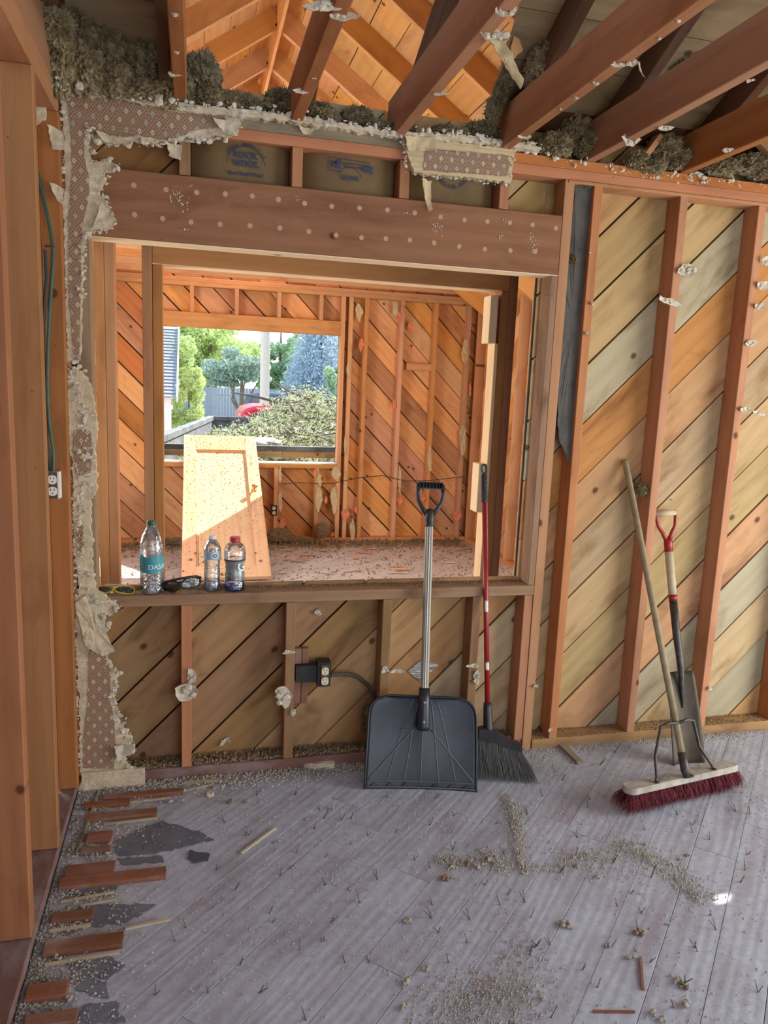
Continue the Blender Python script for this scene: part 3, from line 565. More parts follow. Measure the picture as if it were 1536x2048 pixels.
def wl_px(name, items, parent, seed, **k):
    """items: (px, py, y, rx, ry, rz)"""
    return wool(name, [(on(1, y, u, v), (rx, ry, rz)) for u, v, y, rx, ry, rz in items], parent, seed, **k)
wl_px('insulation', [(85,70,-.12,.05,.06,.09),(115,110,-.10,.05,.07,.10),(150,70,-.06,.06,.06,.08),(160,130,-.05,.07,.07,.08),(215,110,-.02,.06,.07,.07),(225,160,-.02,.07,.06,.06),(285,135,.0,.06,.07,.07),(290,185,.0,.07,.06,.05),(350,185,.02,.06,.07,.07),(410,165,.05,.05,.06,.08),(420,205,.03,.06,.06,.04),(470,210,.03,.06,.05,.035),(110,50,-.2,.05,.05,.05)], ce, 31, tuft=900)
wl_px('insulation', [(388,150,.06,.03,.05,.055),(500,214,.03,.04,.05,.03),(560,205,.05,.05,.06,.035),(570,218,.03,.07,.05,.025),(640,228,.03,.05,.06,.03),(715,235,.03,.05,.05,.03),(740,250,.02,.06,.04,.02),(800,258,.03,.05,.05,.02),(900,268,.02,.07,.05,.022),(960,262,.03,.05,.05,.03),(1010,272,.02,.04,.05,.028)], ce, 32, tuft=900)
wl_px('insulation', [(1110,290,.0,.06,.06,.04),(1150,260,.03,.05,.06,.05),(1180,290,.0,.05,.06,.045),(1210,225,.05,.04,.05,.06),(1240,200,.06,.05,.05,.05),(1270,320,-.01,.04,.05,.03),(1330,300,.0,.06,.06,.05),(1350,320,.0,.05,.06,.035),(1300,335,-.01,.05,.05,.02),(1440,335,.0,.07,.06,.03),(1500,330,.0,.07,.06,.035),(1520,345,0,.05,.05,.025),(1400,260,.05,.06,.05,.035),(1440,240,.06,.05,.05,.03)], ce, 33, tuft=900)
wl_px('insulation', [(1085,130,-.22,.05,.05,.07),(1070,170,-.18,.03,.04,.05),(1100,100,-.25,.03,.04,.03)], ce, 34, tuft=900)
wl_px('insulation', [(1375,110,-.25,.04,.05,.05),(1355,135,-.23,.03,.04,.03),(1390,95,-.27,.03,.03,.02)], ce, 35, tuft=900)
wl_px('insulation', [(1022,110,-.16,.014,.03,.05),(1012,150,-.12,.016,.03,.05),(1000,190,-.08,.018,.03,.05),(985,225,-.05,.022,.03,.045)], ce, 36, tuft=1500)
wl_px('wool_tuft', [(1283,980,.03,.016,.02,.022)], wb, 37, tuft=1500)
wl_px('wool_tuft', [(740,1440,.06,.03,.03,.06),(725,1500,.06,.04,.03,.02)], wb, 38, tuft=900)
# kraft-faced rock wool batts above the header
for i, (x0, x1) in enumerate(((.022, .370), (.414, .771), (.815, 1.172))):
    bm = bmesh.new(); g = bmesh.ops.create_grid(bm, x_segments=14, y_segments=6, size=.5)
    for v in bm.verts:
        fx = v.co.x; fz = v.co.y; v.co = V(((x0+x1)/2+fx*(x1-x0), .030+.045*(abs(fx)*2)**4+.004*noise.noise(V((fx*9, fz*9, i))), 2.341+fz*.135))
    bt = link('insulation_batt', bmesh_done(bm), KRAFT, wb, smooth=True)
    def ink(s, cx, cz, size, rot=0, bold=.0, arc=None):
        me = text_mesh(s, size, .0004, bold); link('printed_text', me, INKB, bt, Matrix.Translation((cx, .0262, cz)) @ Matrix.Rotation(pi/2, 4, 'X') @ Matrix.Rotation(rot, 4, 'Z'))
    def arcink(s, cx, cz, rad, a0, a1, size, flip=0):
        for k, ch in enumerate(s):
            if ch == ' ': continue
            a = radians(a0+(a1-a0)*k/(len(s)-1)); ink(ch, cx+rad*cos(a), cz+rad*sin(a), size, a-pi/2+(pi if flip else 0), .0004)
    def ring(cx, cz, rad, a0, a1, t=.0012):
        m = MB(); n = 40
        for k in range(n+1):
            a = radians(a0+(a1-a0)*k/n); m.v += [V((cx+(rad-t)*cos(a), .0262, cz+(rad-t)*sin(a))), V((cx+(rad+t)*cos(a), .0262, cz+(rad+t)*sin(a)))]
            if k: b = 2*k; m.f.append((b-2, b-1, b+1, b))
        m.build('printed_ring', INKB, bt)
    if i == 0:
        c = on(1, .03, 492, 318); ink('ROCK', c.x, c.z+.010, .030, 0, .0010); ink('WOOL', c.x, c.z-.018, .030, 0, .0010); arcink('JOHNS-MANVILLE', c.x, c.z-.030, .076, 148, 32, .015); ring(c.x, c.z-.030, .070, 10, 170); ink('Spun Rock Wool', c.x, c.z-.052, .018, 0, .0006)
    if i == 1:
        c = on(1, .03, 696, 335); ink('JM', c.x-.045, c.z+.006, .032, pi, .0018); ink('ROCK WOOL INSULATION', c.x+.028, c.z+.012, .0095, pi); ink('JOHNS MANVILLE', c.x+.028, c.z+.001, .011, pi); ink('BATTS', c.x+.010, c.z-.036, .022, pi, .0008); ring(c.x+.008, c.z-.048, .048, 20, 160)
        MB().add([(c.x+.055, .026, c.z-.010), (c.x+.100, .026, c.z-.014), (c.x+.088, .026, c.z-.002), (c.x+.098, .026, c.z+.010), (c.x+.055, .026, c.z+.006)], [(0, 1, 2, 3, 4)]).build('printed_ribbon', INKB, bt)
        m = MB()
        for a, b in (((c.x-.075, c.z-.018), (c.x-.074, c.z+.028)), ((c.x-.074, c.z+.028), (c.x+.082, c.z+.022)), ((c.x-.075, c.z-.018), (c.x-.02, c.z-.018))):
            d = (V(b)-V(a)).normalized(); n_ = V((-d.y, d.x))*.0012; m.add([(a[0]-n_.x, .0262, a[1]-n_.y), (b[0]-n_.x, .0262, b[1]-n_.y), (b[0]+n_.x, .0262, b[1]+n_.y), (a[0]+n_.x, .0262, a[1]+n_.y)], [(0, 1, 2, 3)])
        m.build('printed_frame', INKB, bt)
    if i == 2:
        c = on(1, .03, 905, 352); ink('ROCK', c.x, c.z+.01, .036, pi, .0016); arcink('MANVILLE ROCK', c.x, c.z+.02, .060, 200, 340, .016, 1); ring(c.x, c.z+.02, .066, 190, 350)
# crumpled black paper in the slot between king stud and first wall stud
pp = [(1150,366),(1186,372),(1180,470),(1172,560),(1168,640),(1160,700),(1156,760),(1152,820),(1146,880),(1139,934),(1128,905),(1118,880),(1115,840),(1116,800),(1120,720),(1125,640),(1130,580),(1136,520),(1144,440)]
flake('black_paper', pp, .022, BLKP, wb, .006, .002, 70)
MB().box((1.492, .05, 1.42), (1.573, .088, 2.40)).build('cavity_insulation', BLKP, wb)
wl_px('wool_tuft', [(1168,372,.03,.03,.02,.012),(1145,520,.02,.008,.01,.01)], wb, 39, tuft=1500)
# nail plugs on header
hdr = [o for o in wb.children if o.name.startswith('header')][0]
dm = MB().lathe([(.0092, -.0004), (.0092, .0004), (.008, .0007)], 14).build('nail_plug', NAILD).data; bpy.data.objects.remove([o for o in COL.objects if o.data == dm][0])
Hi = hdr.matrix_basis.inverted()
for r_, z in enumerate((2.222, 2.122)):
    for k in range(17):
        x = -.17+.1*k+.01*sin(k*7+r_*3); 
        if x > 1.43: continue
        link('nail_plug', dm, None, hdr, Hi @ Matrix.Translation((x, -.0004, z+.004*sin(k*5.1+r_))) @ Matrix.Rotation(pi/2, 4, 'X'))
for x, z in ((.02, 2.24), (.395, 2.235), (.80, 2.22), (1.2, 2.23), (.0, 2.09), (1.19, 2.17)):
    crumbs('plaster_bit', [[(x-.006, z), (x+.008, z)]], PLASW, wb, 500, (.002, .004), .005, ys=(-.004, 0), seed=int(x*100)+7)
for x, z, s in ((-.02, 2.19, .02), (1.33, 2.16, .018), (.93, 2.18, .012)):
    crumbs('plaster_splash', [[(x-s, z+s), (x+s, z-s)]], PLASW, wb, 900, (.0012, .003), .012, ys=(-.0015, 0), seed=int(x*70)+9, flat=(1, .3, 1.6))
# plaster scraps nailed on studs / joists
def scrap(u, v, w_, h_, y=-.006, parent=wb, mat=PLASW, seed=None, lumps=5, axis=1, tilt=0):
    R = random.Random(seed if seed is not None else int(u*7+v)); n = 9; px = []
    for k in range(n):
        a = 2*pi*k/n; rr = R.uniform(.65, 1.15); x, z = w_/2*rr*cos(a), h_/2*rr*sin(a); px.append((u+x*cos(tilt)-z*sin(tilt), v+x*sin(tilt)+z*cos(tilt)))
    if axis == 1: o = flake('plaster_or_light_gap', px, y, mat, parent, .010, .004, int(u))
    m = MB()
    for _ in range(lumps):
        p = on(axis, y, u+R.uniform(-.3, .3)*w_, v+R.uniform(-.3, .3)*h_); m.lump((p.x, p.y-.004, p.z), R.uniform(.1, .26)*min(w_, h_)*.0021, R, (1.2, .7, 1))
    q = m.build('plaster_crumb', mat, parent); q['kind'] = 'stuff'
for s in ((374,1382,52,40),(382,1352,20,34),(566,1390,36,52),(578,1304,28,9),(586,1424,12,16),(770,1338,18,18),(796,1342,34,8),(946,1331,30,9),(953,1354,16,30),(1373,541,48,30),(1338,603,46,16),(1530,524,20,20),(1524,570,24,20),(1518,612,22,14),(1502,686,28,13),(1490,818,26,12),(1516,826,30,8),(637,1224,17,13),(1420,1376,14,8),(1184,608,8,8),(1172,667,9,9),(1180,505,7,8),(450,1481,30,7),(1100,1460,10,10),(1340,1000,7,6),(1070,1372,12,10),(1352,1165,6,6)):
    scrap(*s, tilt=-.8 if s[0] == 450 else (.35 if s[0] in (1338, 1516) else 0), y=.085 if s[0] in (637, 450) else -.006)  # the slanted one on the left sheathing is a painted gap of light
def jscrap(u, v, w_, h_, mat=PLASW):
    p = on(2, ZC, u, v); scrap(u, v, w_, h_, y=p.y, parent=ce, mat=mat)
for s in ((350,28,14,12),(352,104,14,12),(352,150,40,12),(603,183,38,12),(628,157,10,10),(650,12,90,22),(690,33,60,16),(1010,22,50,22),(985,70,52,22),(1003,75,26,22),(878,187,32,8),(1240,128,50,14),(1262,126,24,14),(1190,165,12,12),(1150,195,12,8),(1122,218,10,8),(1355,42,10,10),(1318,77,9,8),(1498,162,20,9),(1330,256,36,12),(1262,280,40,28),(1048,273,30,10),(1455,300,24,10),(1390,350,30,14)): jscrap(*s)
p = on(2, ZC, 990, 80)
flake('drywall_strip', [(948,46),(970,45),(1003,72),(1020,100),(1030,130),(1045,160),(1036,183),(1020,150),(1000,112),(985,92),(965,70)], p.y-.004, CARD, ce, .02, seed=19)
flake('drywall_strip', [(1278,125),(1284,150),(1287,157),(1281,140),(1276,128)], on(2, ZC, 1275, 125).y, CARD, ce, .006, seed=20)
flake('torn_roof_paper', [(1046,5),(1055,40),(1038,70),(1045,100),(1018,130),(1020,108),(1030,60),(1035,10)], -.25, ATT, ce, .01, seed=22)
# wood block toe-nailed beside the ceiling (small brown stick over the plate)
a = on(1, -.03, 1320, 272); b = on(1, -.03, 1280, 325); beam('stub_block', a, b, (1, 0, .6), .022, .03, STUD, ce)
# near outlet, box, cleats and armoured cable
for x in (.445, .475): beam('reddish_cleat', (x, .075, .26), (x, .075, .50), (1, 0, 0), .028, .026, STRIP, wb)
ob = empty('electrical_outlet', on(1, .0, 650, 1352)); tag(ob, 'ivory double receptacle on a black metal bracket between studs under the sill, beside the shovel', 'outlet')
c0 = ob.location
MB().box((-.115, .03, -.035), (-.02, .06, .035)).build('mounting_bracket', BOX, ob); MB().box((-.028, .012, -.05), (.026, .07, .052)).build('junction_box', BOX, ob)
def receptacle(parent, mat=IVORY, s=1.0, M=Matrix()):
    m = MB(); 
    def disc(cz):
        n = 18; pts = []
        for k in range(n):
            a = 2*pi*k/n; pts.append((max(-.0145, min(.0145, .0175*cos(a)))*s, cz*s+.0165*sin(a)*s))
        b = len(m.v); m.v += [V((x, -.004*s, z)) for x, z in pts]+[V((x, .010*s, z)) for x, z in pts]; m.f.append(tuple(b+k for k in range(n)))
        for k in range(n): m.f.append((b+k, b+(k+1) % n, b+n+(k+1) % n, b+n+k))
    disc(.021); disc(-.021); r = m.build('receptacle', mat, parent, M)
    MB().box((-.016*s, .0, -.048*s), (.016*s, .006*s, .048*s)).build('mounting_strap', STEEL, parent, M)
    for cz in (.021, -.021):
        for dx in (-.006, .006): MB().box((dx*s-.0011*s, -.0046*s, (cz+.001)*s), (dx*s+.0011*s, -.0038*s, (cz+.010)*s)).build('slot', BOX, r)
        MB().box((-.0025*s, -.0046*s, (cz-.009)*s), (.0025*s, -.0038*s, (cz-.005)*s)).build('slot', BOX, r)
receptacle(ob)
cab = [on(1, .05, *q) for q in ((662,1350),(690,1348),(715,1353),(738,1372),(750,1400),(754,1430))]+[V((.775, .06, .12)), V((.765, .06, .055))]
m = MB(); pts = []
for i in range(len(cab)-1):
    for k in range(14): pts.append(cab[i].lerp(cab[i+1], k/14))
for _ in range(6): pts = [pts[0]]+[(pts[i-1]+pts[i]*2+pts[i+1])/4 for i in range(1, len(pts)-1)]+[pts[-1]]
m.tube(pts, [.0095 if i % 2 else .0078 for i in range(len(pts))], 10); tag(m.build('armoured_cable', STEEL), 'grey armoured cable curving down from the ivory outlet behind the shovel', 'cable')
# left door-frame cable and outlet
cp = [on(1, -.105, *q) for q in ((70,320),(76,352),(88,400),(102,470),(106,492),(106,520),(100,600),(95,700),(94,780),(98,850),(107,905),(106,950))]
pts = []
for i in range(len(cp)-1):
    for k in range(8): pts.append(cp[i].lerp(cp[i+1], k/8))
for _ in range(8): pts = [pts[0]]+[(pts[i-1]+pts[i]*2+pts[i+1])/4 for i in range(1, len(pts)-1)]+[pts[-1]]
gc = tag(MB().tube(pts, .0062, 10).build('electrical_cable', GREENW), 'green sheathed cable running down the stud left of the wallpaper strip', 'cable')
cp2 = [on(1, -.10, *q) for q in ((90,500),(92,560),(86,650),(84,780),(92,880),(102,950))]; MB().tube(cp2, .006, 8).build('second_conductor', BLK, gc); MB().tube([on(1, -.105, 90, 492), on(1, -.11, 108, 493)], .003, 6).build('cable_staple', IRON, gc)
lo = empty('electrical_outlet', on(1, -.125, 105, 971)); tag(lo, 'dirty white receptacle at the end of the green cable on the left door stud', 'outlet')
MB().box((-.02, .004, -.046), (.022, .045, .046)).build('box', WHITEP, lo); receptacle(lo, WHITEP, .95)
# foil label stuck on the sheathing behind the snow shovel
tag(slab('foil_scrap', ragged(W2([(815,1343),(843,1319),(877,1330),(841,1363)], .087), .01, .002), .086, .089, FOIL, None), 'crinkled silvery foil scrap on the sheathing behind the snow shovel shaft', 'foil')
# odd nails bridging the right jamb slot
for (u, v), wd_ in zip(((1096,590),(1090,738),(1078,868),(1084,970)), ('topmost', 'second highest', 'third highest', 'lowest')):
    a = on(1, .03, u-6, v); b = on(1, .0, u+8, v-2); tag(MB().tube([a, (a+b)/2+V((0, 0, -.004)), b], .0014, 5).build('bent_nail', NAILM), wd_+' bent nail bridging the dark slot in the right jamb of the opening', 'nail', 'bent nails in the right jamb')
# baseboard remnant
bb = MB().box((-.385, -.032, .0), (-.155, -.020, .078)).build('baseboard_back', PLAS); bb['kind'] = 'structure'
# ------------------------------------------------------------------ floor remnants
FZ = .0015
def fpx(u, v, z=.0): return on(2, z, u, v)
zl = lambda x, y: (x/2.56, 1400+y/2.56)
tr = 0
for i, (x0, x1, y0, y1) in enumerate(((-.30,-.009,-.118,-.090),(-.345,-.101,-.253,-.214),(-.325,-.243,-.385,-.333),(-.335,-.243,-.442,-.418),(-.365,-.219,-.565,-.508),(-.375,-.057,-.618,-.568),(-.37,-.256,-.768,-.732),(-.37,-.164,-.898,-.846),(-.385,-.287,-1.052,-1.0),(-.36,-.20,-.165,-.135),(-.37,-.25,-1.14,-1.10))):
    o = link('floor_strip', bev_box(x1-x0, y1-y0, .016, .001), STRIP, fl, Matrix.Translation((x0, (y0+y1)/2, .008))); tr += 1
for (x0, y0, x1, y1, w_) in ((-.30,-.150,-.06,-.138,.008),(-.28,-.272,-.10,-.268,.010),(-.36,-.67,-.21,-.655,.008),(-.30,-.70,-.20,-.69,.006),(-.37,-.795,-.26,-.79,.012),(-.36,-.925,-.17,-.915,.010),(-.03,-.10,.10,-.07,.009)):
    beam('floor_sliver', (x0, y0, .004), (x1, y1, .005), (0, 1, 0), w_, .007, ASH, fl, .0005)
beam('shoe_moulding', (-.346, -.44, .006), (-.322, -.05, .006), (0, 1, 0), .010, .012, GREYB, fl)
for q in ([(590,720),(700,670),(830,620),(1030,680),(1100,720),(900,765),(800,790),(600,800)], [(360,975),(600,955),(560,1005),(330,1015)], [(420,1050),(800,1050),(640,1150),(480,1160),(300,1210),(330,1140)], [(340,1340),(560,1315),(640,1360),(540,1440),(560,1530),(380,1490)], [(430,1560),(600,1545),(640,1659),(360,1659)], [(600,815),(830,800),(840,830),(620,850)]):
    P = [(lambda p: (p.x, p.y))(fpx(*zl(*c))) for c in q]; P = ragged(P, .012, .006); o = link('felt_or_hole_sheet', prism(P, .0012), FELT, fl, Matrix.Translation((0, 0, .0012)))
P = ragged([(lambda p: (p.x, p.y))(fpx(*zl(*c))) for c in [(965,775),(1070,790),(1065,825),(1000,840),(960,815)]], .01, .004)
link('felt_or_hole_sheet', prism(P, .0015), plain('hole_shade', (74, 80, 90), .95), fl, Matrix.Translation((0, 0, .003)))  # dark sheet standing in for the shade of a floor hole
# debris
def scatter(name, fn, n, r, mat, seed, label, cat='debris', z=.0015, parent=None):
    R = random.Random(seed); m = MB(); c = 0; t = 0
    while c < n and t < n*8:
        t += 1; p = fn(R)
        if p is None: continue
        rr = r[0]+(r[1]-r[0])*R.random()**3; m.chip((p[0], p[1], (p[2] if len(p) > 2 else z)), rr, R); c += 1
    o = m.build(name, mat); tag(o, label, cat, kind='stuff'); return o
def uni(R):
    x, y = R.uniform(-.3, 2.6), R.uniform(-1.7, -.02); 
    if noise.noise(V((x*3, y*3, 1)))+noise.noise(V((x*9, y*9, 2)))*.5 < R.uniform(-.6, .5): return None
    return x, y
scatter('grit', uni, 17000, (.0008, .0042), DUST, 1, 'pale plaster grit scattered over the dusty floor boards')
def base(R):
    x = R.uniform(-.3, 1.42); return x, -abs(R.gauss(0, .05))-.002, .001+.010*exp(-abs(R.gauss(0, 1)))
scatter('grit', base, 6000, (.0015, .007), DUST, 2, 'grey plaster crumbs heaped along the base of the wall under the opening')
def plate(R): return R.uniform(-.25, 1.40), R.uniform(.005, .085), .051+R.uniform(0, .012)
scatter('grit', plate, 4500, (.002, .008), DUST2, 3, 'brown wool and plaster crumbs lying on the bottom plate under the sill')
def leftg(R):
    y = R.uniform(-1.4, -.02); x = -.395+abs(R.gauss(0, .10)); return (x, y, .001+.006*R.random()) if noise.noise(V((x*14, y*14, 5))) > R.uniform(-.4, .5) else None
scatter('grit', leftg, 8000, (.0012, .006), DUST, 4, 'loose plaster rubble along the left wall among the broken strips')
def rightg(R): return R.uniform(1.45, 2.75), -abs(R.gauss(0, .035)), .001
scatter('grit', rightg, 2500, (.001, .005), DUST, 5, 'fine grit along the base of the right hand wall studs')
def plate2(R): return R.uniform(1.5, 2.75), R.uniform(.0, .088), .046
scatter('grit', plate2, 1200, (.0015, .006), DUST2, 6, 'brown crumbs lying on the bottom plate between the right studs')
ridges = [([(1012,1590),(1030,1640),(1036,1690),(1045,1745)], .018, 2200), ([(880,1722),(920,1728),(985,1715),(1000,1740)], .022, 1700), ([(1030,1745),(1110,1735),(1180,1720),(1230,1700)], .02, 800), ([(1225,1685),(1280,1705),(1330,1735),(1385,1780),(1400,1800)], .03, 2000), ([(860,2035),(930,2010),(1000,1990),(1060,1900)], .05, 2200), ([(1000,1960),(1040,2040)], .06, 1000), ([(60,1830),(110,1950),(60,2040)], .05, 2500), ([(1300,1720),(1180,1740),(1120,1700)], .05, 700), ([(930,1500),(1060,1555),(1110,1500)], .05, 800)]
def ridge(R):
    tot = sum(q[2] for q in ridges); k = R.uniform(0, tot)
    for px, sp_, n in ridges:
        k -= n
        if k <= 0: break
    i = R.randrange(len(px)-1); t = R.random(); p = fpx(px[i][0]+(px[i+1][0]-px[i][0])*t, px[i][1]+(px[i+1][1]-px[i][1])*t); g = R.gauss(0, 1)
    return p.x+g*sp_, p.y+R.gauss(0, sp_), .0012+.010*exp(-g*g*2)*R.random()*(1 if sp_ < .04 else .3)
scatter('swept_dust', ridge, 13000, (.0010, .0048), DUST, 7, 'ridges of swept plaster dust and crumbs on the floor')
def sillg(R): return R.uniform(-.30, 1.40), .092-abs(R.gauss(0, .03)), .7615
def sillok(R):
    p = sillg(R); return p if p[1] > .0 else None
scatter('grit', sillok, 3500, (.001, .0045), DUST2, 8, 'brown crumbs lying along the back of the sill of the opening')
# countable chunks
ch = 0
for (u, v, r) in ((812,1968,.011),(810,2015,.013),(812,1845,.012),(650,1880,.007),(700,1780,.007),(664,1617,.009),(614,1639,.008),(553,1685,.008),(460,1605,.012),(495,1605,.008),(590,1735,.007),(1130,1850,.014),(1140,1857,.012),(1120,1848,.010),(1275,1868,.013),(1285,1866,.010),(1218,1892,.010),(1195,1755,.009),(1360,1720,.008),(1374,1712,.008),(1290,1690,.007),(1355,1965,.014),(1365,1975,.012),(1350,1958,.010),(1372,2010,.013),(1305,2028,.012),(1325,2040,.012),(1085,2000,.009),(1320,1612,.008),(890,1760,.014),(905,1757,.010),(963,1703,.012),(980,1722,.014),(955,1735,.014),(935,1730,.013),(905,1735,.011),(855,1940,.010),(1260,1918,.010),(1335,1850,.006),(1152,1735,.008),(340,1605,.011),(120,1920,.013),(95,1975,.013),(110,1990,.016),(140,2000,.012),(150,1960,.009),(430,1575,.010),(350,1571,.012),(1173,1708,.011),(1230,1720,.008)):
    p = fpx(u, v); rr = random.Random(u*3+v); m = MB()
    for _ in range(8): m.lump((rr.gauss(0, r*.5), rr.gauss(0, r*.4), r*.3+rr.uniform(0, r*.25)), r*rr.uniform(.25, .65), rr)
    o = m.build('rubble_chunk', DUST2 if rr.random() < .25 else DUST, None, Matrix.Translation((p.x, p.y, 0))); zone = 'near the bottom right corner' if u > 1180 and v > 1880 else ('along the bottom edge' if v > 1930 else ('by the broken strips at left' if u < 380 else ('in the swept ridges right of centre' if u > 840 and v < 1780 else 'on the open boards'))); zone = 'in the middle right' if zone == 'on the open boards' and u > 1000 else zone; tag(o, 'crumbly plaster or wool chunk on the floor '+zone, 'chunk', 'loose chunks '+zone)
# V-shaped nail pairs left standing
vm = []
for k in range(5):
    R = random.Random(k+50); m = MB(); h = R.uniform(.020, .034); a = R.uniform(.15, .5)
    m.tube([(0, 0, 0), (h*.4*cos(a*5), h*.4*sin(a*5), h)], [.0014, .0010], 5)
    if k < 4: m.tube([(0, 0, 0), (-h*.55*cos(k), h*.5*sin(k)+.006, h*R.uniform(.5, .9))], [.0014, .0010], 5)
    m.lump((0, 0, .0005), .003, R); vm.append(mesh(m.v, m.f)); vm[-1].materials.append(NAILM)
NP = [(512,1592),(640,1620),(648,1637),(683,1640),(702,1638),(735,1672),(776,1595),(870,1597),(860,1650),(902,1667),(907,1632),(991,1648),(1055,1630),(1008,1700+8),(1085,1592),(700,1690),(650,1715),(593,1705),(628,1658),(860,1735),(828,1720),(865,1810),(863,1837),(877,1865),(720,1805),(650,1770),(540,1827),(662,1845),(738,1925),(897,1925),(935,1885),(1015,1790),(1050,1805),(1074,1892),(1062,1835),(1120,1745),(1155,1675),(1150,1713),(1227,1725),(1175,1615),(1180,1600),(1262,1788),(1235,1812),(1283,1825),(1275,1855),(1265,1720-30),(1290,1660),(1355,1630),(1385,1650),(1385,1665),(1420,1680),(1472,1608+15),(1500,1628),(1493,1710),(1490,1740),(1480,1765),(1422,1830),(1432,1860),(1390,1895),(1395,1903),(1165,1940),(1195,1975),(1100,1940-50),(1070,1895),(1222,1895),(1370,1965),(1347,2015),(1302,1755),(1516,1985),(1102,2035),(612,2040),(520,1985),(416,1985),(310,1990),(350,1882),(372,1855),(545,1845),(432,1740),(498,1670),(490,1672),(325,1655),(288,1700),(450,1645),(590,1590),(1350,1760),(1300,1925),(1405,1545+20),(1200,1530),(1230,1505),(1110,1545),(1125,1560),(1060,1900+10),(940,1840),(970,1770),(1000,1800+10),(905,1700),(790,1665),(755,1760),(690,1925),(600,1900),(480,1930),(560,1750),(470,1780)]
for i, (u, v) in enumerate(NP):
    p = fpx(u, v); o = bpy.data.objects.new('floor_nail', vm[i % 5]); COL.objects.link(o); o.matrix_basis = Matrix.Translation(p) @ Matrix.Rotation(rnd.uniform(0, 6.28), 4, 'Z') @ Matrix.Scale(rnd.uniform(.8, 1.2), 4)
    tag(o, 'rusty nail or pair of nails standing up from the dusty floor boards', 'nail', 'nails left standing in the floor')
for nm, a, b, w_, h_, mat, lab, cat in (
    ('wood_sliver', (1281,1914), (1286,1979), .008, .006, STRIP, 'short reddish wood sliver standing out near the bottom right of the floor', 'sliver'),
    ('wood_sliver', (1186,2022), (1270,2023), .007, .004, STRIP, 'thin reddish wood sliver lying sideways at the bottom edge of the floor', 'sliver'),
    ('wood_sliver', (482,1706), (551,1655), .010, .006, ASH, 'long pale splinter lying on a floor seam left of the shovel', 'sliver'),
    ('wood_sliver', (1117,1486), (1160,1527), .030, .014, GREYB, 'grey wood wedge on the floor between the broom and the push broom', 'wedge'),
    ('wood_sliver', (250,1858), (342,1838), .010, .007, ASH, 'pale curved strip sliver beyond the broken hardwood strip at lower left', 'sliver'),
    ('wood_sliver', (368,1567), (440,1562), .016, .010, ASH, 'pale strip of wood on the floor by the wall base at left', 'sliver')):
    A_, B_ = fpx(*a, .004), fpx(*b, .004); A_.z = B_.z = h_/2+.001; tag(beam(nm, A_, B_, (0, 0, 1), h_, w_, mat, None, .0006), lab, cat)
def chunk(name, u, v, sx, sy, sz, mat, label, cat, z=.0, seed=1, y=None):
    p = fpx(u, v, z) if y is None else on(1, y, u, v); R = random.Random(seed); bm = bmesh.new(); bmesh.ops.create_icosphere(bm, subdivisions=3, radius=1)
    for q in bm.verts: d = q.co.copy(); k = 1+.25*noise.noise(d*1.6+V((seed, 0, 0)))+.12*noise.noise(d*5); q.co = V((max(-.8, min(.8, d.x))*sx*k, max(-.8, min(.8, d.y))*sy*k, max(-.7, min(.7, d.z))*sz*k))
    o = link(name, bmesh_done(bm), mat, None, Matrix.Translation((p.x, p.y, z+sz*.6)) @ Matrix.Rotation(R.uniform(-.3, .3), 4, 'Z')); return tag(o, label, cat)
chunk('plaster_chunk', 637, 1534, .085, .035, .020, PLAS, 'long cream plaster chunk lying against the wall base left of the snow shovel', 'chunk', seed=3)
chunk('felt_clump', 1085, 1478, .028, .03, .05, DARKW, 'crumpled brown flap at the foot of the king stud right of the broom', 'clump', seed=5)
chunk('plaster_chunk', 420, 1592, .018, .014, .012, PLAS, 'rounded cream plaster lump on the floor by the left base', 'chunk', seed=6)

# ------------------------------------------------------------------ tools
def rootM(o, x, z):     # local z axis = z direction, local x near x
    z = V(z).normalized(); x = V(x); x = (x-z*x.dot(z)).normalized(); y = z.cross(x); M = Matrix((x, y, z)).transposed().to_4x4(); M.translation = V(o); return M
# snow shovel
b0 = V((.903, -.236, .0)); g0 = V(on(1, .095, 861, 980))
sh = empty('snow_shovel', M=rootM(b0, (1, -.21, 0), g0-b0)); tag(sh, 'black plastic snow shovel with ribbed blade and fluted grey shaft leaning on the sill', 'shovel')
LS = (g0-b0).length
hw0, hh = .2225, .360
def blade(u, v):      # u -1..1, v 0..1 -> local
    w_ = hw0*(1-.03*v); 
    r = .075; zt = v*hh; 
    if zt > hh-r: w_ -= r-sqrt(max(0, r*r-(zt-hh+r)**2))
    return V((u*w_, -.030*(1-(2*v-1)**2)*0+.030*(v-.1)**2-.018*(1-abs(u))**2*v+.03*(1-v)*0+.045*(u*u)*-.35, zt))
bm = bmesh.new(); nu, nvv = 36, 26; gv = []
for s, off_ in ((0, 0), (1, .0035)):
    gv.append([[bm.verts.new(blade(-1+2*i/nu, j/nvv)+V((0, off_, 0))) for i in range(nu+1)] for j in range(nvv+1)])
for s in (0, 1):
    for j in range(nvv):
        for i in range(nu):
            q = (gv[s][j][i], gv[s][j][i+1], gv[s][j+1][i+1], gv[s][j+1][i]); bm.faces.new(q if s == 0 else q[::-1])
for j in range(nvv):
    for i in (0, nu): bm.faces.new((gv[0][j][i], gv[0][j+1][i], gv[1][j+1][i], gv[1][j][i]))
for i in range(nu):
    for j in (0, nvv): bm.faces.new((gv[0][j][i], gv[0][j][i+1], gv[1][j][i+1], gv[1][j][i]))
bl = link('blade', bmesh_done(bm), BLADE, sh, smooth=True)
def bt_(pts, r=.0028, nm='rib'): MB().tube([blade(u, v)+V((0, -.001, 0)) for u, v in pts], r, 6).build(nm, RIBM if nm == 'rib' else BLADE, bl, smooth=True)
